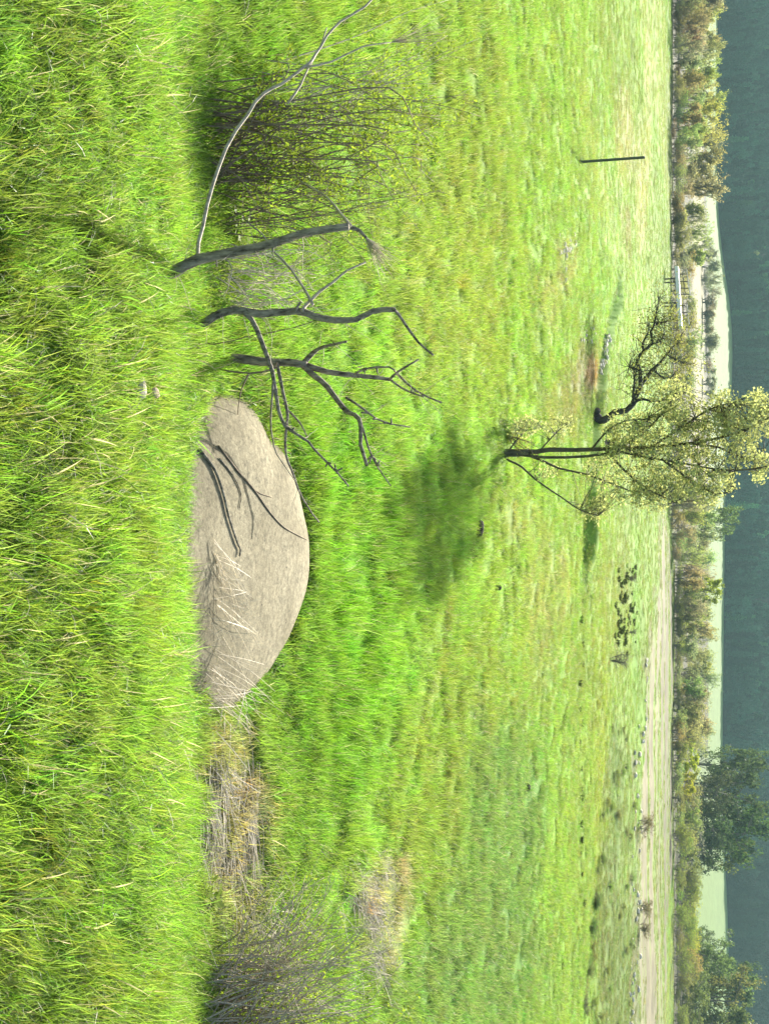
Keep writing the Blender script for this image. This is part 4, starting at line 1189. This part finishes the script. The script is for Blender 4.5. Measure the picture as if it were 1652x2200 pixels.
for k in range(40):
    iy = -50 + 27 * k + random.gauss(0, 7)
    if iy > 1030: iy = 1040 + (k * 53) % 560
    far_tree('thicket', iy, random.uniform(89, 93), 1474 + random.gauss(0, 7) - (8 if 520 < iy < 900 else 0), random.uniform(36, 60), jit((.20, .21, .09), .25), 'low brownish undergrowth bush at the foot of the wood edge', 'bush', 'undergrowth bushes along the wood edge')
for k in range(30):
    far_tree('thicket', 1030 + 23 * k + random.gauss(0, 6), random.uniform(86.5, 92), 1470 + random.gauss(0, 7), random.uniform(36, 56), jit((.19, .22, .09), .25), 'low green-brown undergrowth bush at the foot of the track thicket', 'bush', 'undergrowth bushes below the track thicket')
# middle thicket behind the track
for k in range(40):
    iy = 1050 + 14.2 * k + random.gauss(0, 5); back = k % 2
    kd = random.choice(['budding', 'thicket', 'budding'])
    far_tree(kd, iy, random.uniform(88, 96) + 16 * back, (1515 if not back else 1540) + random.gauss(0, 8), random.uniform(38, 56),
             jit(random.choice([(.19, .225, .10), GRY, (.20, .225, .11)])), {'budding': 'slim grey-green budding tree', 'thicket': 'bushy many-stemmed grey-green tree'}[kd] + (' in the back row' if back else ' in the front row') + ' of the thicket behind the track', grp='trees of the thicket behind the track')
far_tree('round', 1275, 95, 1578, 62, (.145, .19, .03), 'taller bright green tree standing in the thicket behind the track')
far_tree('round', 1318, 93, 1500, 60, (.10, .15, .02), 'short dense green bush under the taller bright tree', 'bush')
far_tree('broad', 1122, 128, 1600, 80, (.075, .12, .05), 'rounded dark green tree rising over the thicket behind the track')
for (iy, top, wd) in ((1600, 1505, 60), (1640, 1515, 66), (1685, 1508, 56)):
    far_tree('round', iy, 92, top, wd, jit((.21, .25, .025), .1), 'yellow-green willow at the right end of the track thicket', grp='yellow-green willows')
# right belt of shrubs
for k in range(34):
    iy = 1690 + 17.5 * k + random.gauss(0, 6); back = k % 2
    kd = random.choice(['thicket', 'broad', 'thicket'])
    far_tree(kd, iy, random.uniform(88, 96) + 14 * back, (1476 if not back else 1500) + random.gauss(0, 8), random.uniform(44, 66),
             jit(random.choice([OLV, (.12, .15, .045), (.14, .17, .05)])), {'thicket': 'many-stemmed olive bush', 'broad': 'broad-crowned olive bush'}[kd] + (' in the back row' if back else ' in the front row') + ' along the far side of the track', 'bush', 'olive bushes along the track')
for k in range(8):
    far_tree('thicket', 1890 + 26 * k, random.uniform(112, 118), 1502 + random.gauss(0, 3), 50, jit((.24, .25, .03), .1), 'bright yellow-green bush at the foot of the right hill field', 'bush', 'yellow bushes below the right field')
# tall dark trees right
for (iy, Y, top, wd, kind, cl) in ((1640, 138, 1660, 90, 'broad', (.065, .095, .045)), (1690, 132, 1690, 120, 'broad', (.05, .075, .035)), (1745, 136, 1700, 120, 'round', (.038, .07, .03)),
                                   (1800, 130, 1690, 110, 'broad', (.045, .085, .032)), (1825, 140, 1645, 80, 'round', (.09, .12, .04)), (1765, 120, 1600, 110, 'broad', (.045, .075, .035)), (1700, 118, 1585, 90, 'broad', (.055, .075, .045)), (1830, 118, 1560, 80, 'broad', (.05, .08, .04))):
    far_tree(kind, iy, Y, top, wd, jit(tuple(q * .72 for q in cl), .1), 'tall dark green tree of the grove left of the right hill field', grp='dark trees of the grove')
far_tree('bare', 1800, 112, 1520, 90, (.16, .17, .14), 'pale grey leafless tree in front of the dark grove')
for (iy, Y, top, wd, kind, cl) in ((2030, 128, 1550, 70, 'broad', (.05, .075, .03)), (2050, 120, 1600, 100, 'broad', (.075, .10, .04)), (2100, 126, 1655, 110, 'round', (.065, .10, .035)), (2150, 122, 1660, 120, 'broad', (.085, .11, .035)),
                                   (2200, 116, 1650, 120, 'round', (.07, .10, .035)), (2255, 118, 1680, 130, 'broad', (.06, .09, .03)), (2075, 140, 1665, 90, 'round', (.045, .08, .035)), (2120, 110, 1540, 90, 'broad', (.09, .11, .04)), (2185, 108, 1530, 90, 'broad', (.09, .12, .045))):
    far_tree(kind, iy, Y, top, wd, jit(cl, .1), 'tall mixed green tree right of the right hill field', grp='mixed trees at the right')
# pale trees on the wooded hill
for (iy, top, wd) in ((560, 1640, 34), (605, 1632, 40), (10, 1640, 50)):
    far_tree('round', iy, 345, top, wd, (.15, .20, .10), 'pale green broadleaf tree standing out of the dark hill forest', grp='pale trees on the forest hill')

# hill forest: a far mass of conifers
def build_forest():
    protos = []
    for k, (tm, cm) in enumerate(PROTO['conifer'] + PROTO['round'][:2]):
        me = cm.copy(); me.materials.clear(); me.materials.append(M['needle'])
        protos.append(bpy.data.objects.new(f'forest_{k:02d}', me))
    n = 12500
    y = FIELD_END - 2 + 520 * RNG.random(n) ** 1.3
    y[:900] = FIELD_END - 4 + 16 * RNG.random(900)
    x = RNG.uniform(-.78, .78, n) * y
    z = tz(x, y)
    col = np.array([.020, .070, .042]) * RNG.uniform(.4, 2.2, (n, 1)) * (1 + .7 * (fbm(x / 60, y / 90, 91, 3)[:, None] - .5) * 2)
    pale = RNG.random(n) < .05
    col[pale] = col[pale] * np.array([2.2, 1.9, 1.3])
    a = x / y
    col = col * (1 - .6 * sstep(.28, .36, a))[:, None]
    h = RNG.uniform(5.5, 11, n) * (1 + .5 * sstep(380, 520, y))
    vi = np.where(RNG.random(n) < .8, RNG.integers(0, 3, n), RNG.integers(3, 5, n))
    scl = np.stack([h * 1.0, h * 1.0, h], -1)
    rot = np.stack([np.zeros(n), np.zeros(n), RNG.uniform(0, 6.28, n)], -1)
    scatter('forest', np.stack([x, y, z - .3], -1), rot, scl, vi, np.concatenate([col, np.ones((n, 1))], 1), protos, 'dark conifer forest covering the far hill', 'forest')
build_forest()

# ------------------------------------------------------------------ air
def build_haze():
    mt, nt, out = new_mat('valley_haze')
    pv = N(nt, 'ShaderNodeVolumePrincipled')
    pv.inputs['Color'].default_value = (.52, .86, .85, 1); pv.inputs['Density'].default_value = HAZE
    pv.inputs['Anisotropy'].default_value = 0.0
    nt.links.new(pv.outputs[0], out.inputs['Volume'])
    x0, x1, y0, y1, z0, z1 = -1150, 1150, -40, 1150, -8, 175
    V = [(x0, y0, z0), (x1, y0, z0), (x1, y1, z0), (x0, y1, z0), (x0, y0, z1), (x1, y0, z1), (x1, y1, z1), (x0, y1, z1)]
    F = [(3, 2, 1, 0), (4, 5, 6, 7), (0, 1, 5, 4), (1, 2, 6, 5), (2, 3, 7, 6), (3, 0, 4, 7)]
    tag(mesh_obj('haze', V, F, mt), 'thin bluish haze hanging over the valley', 'haze', kind='stuff')
HAZE = .00034
build_haze()
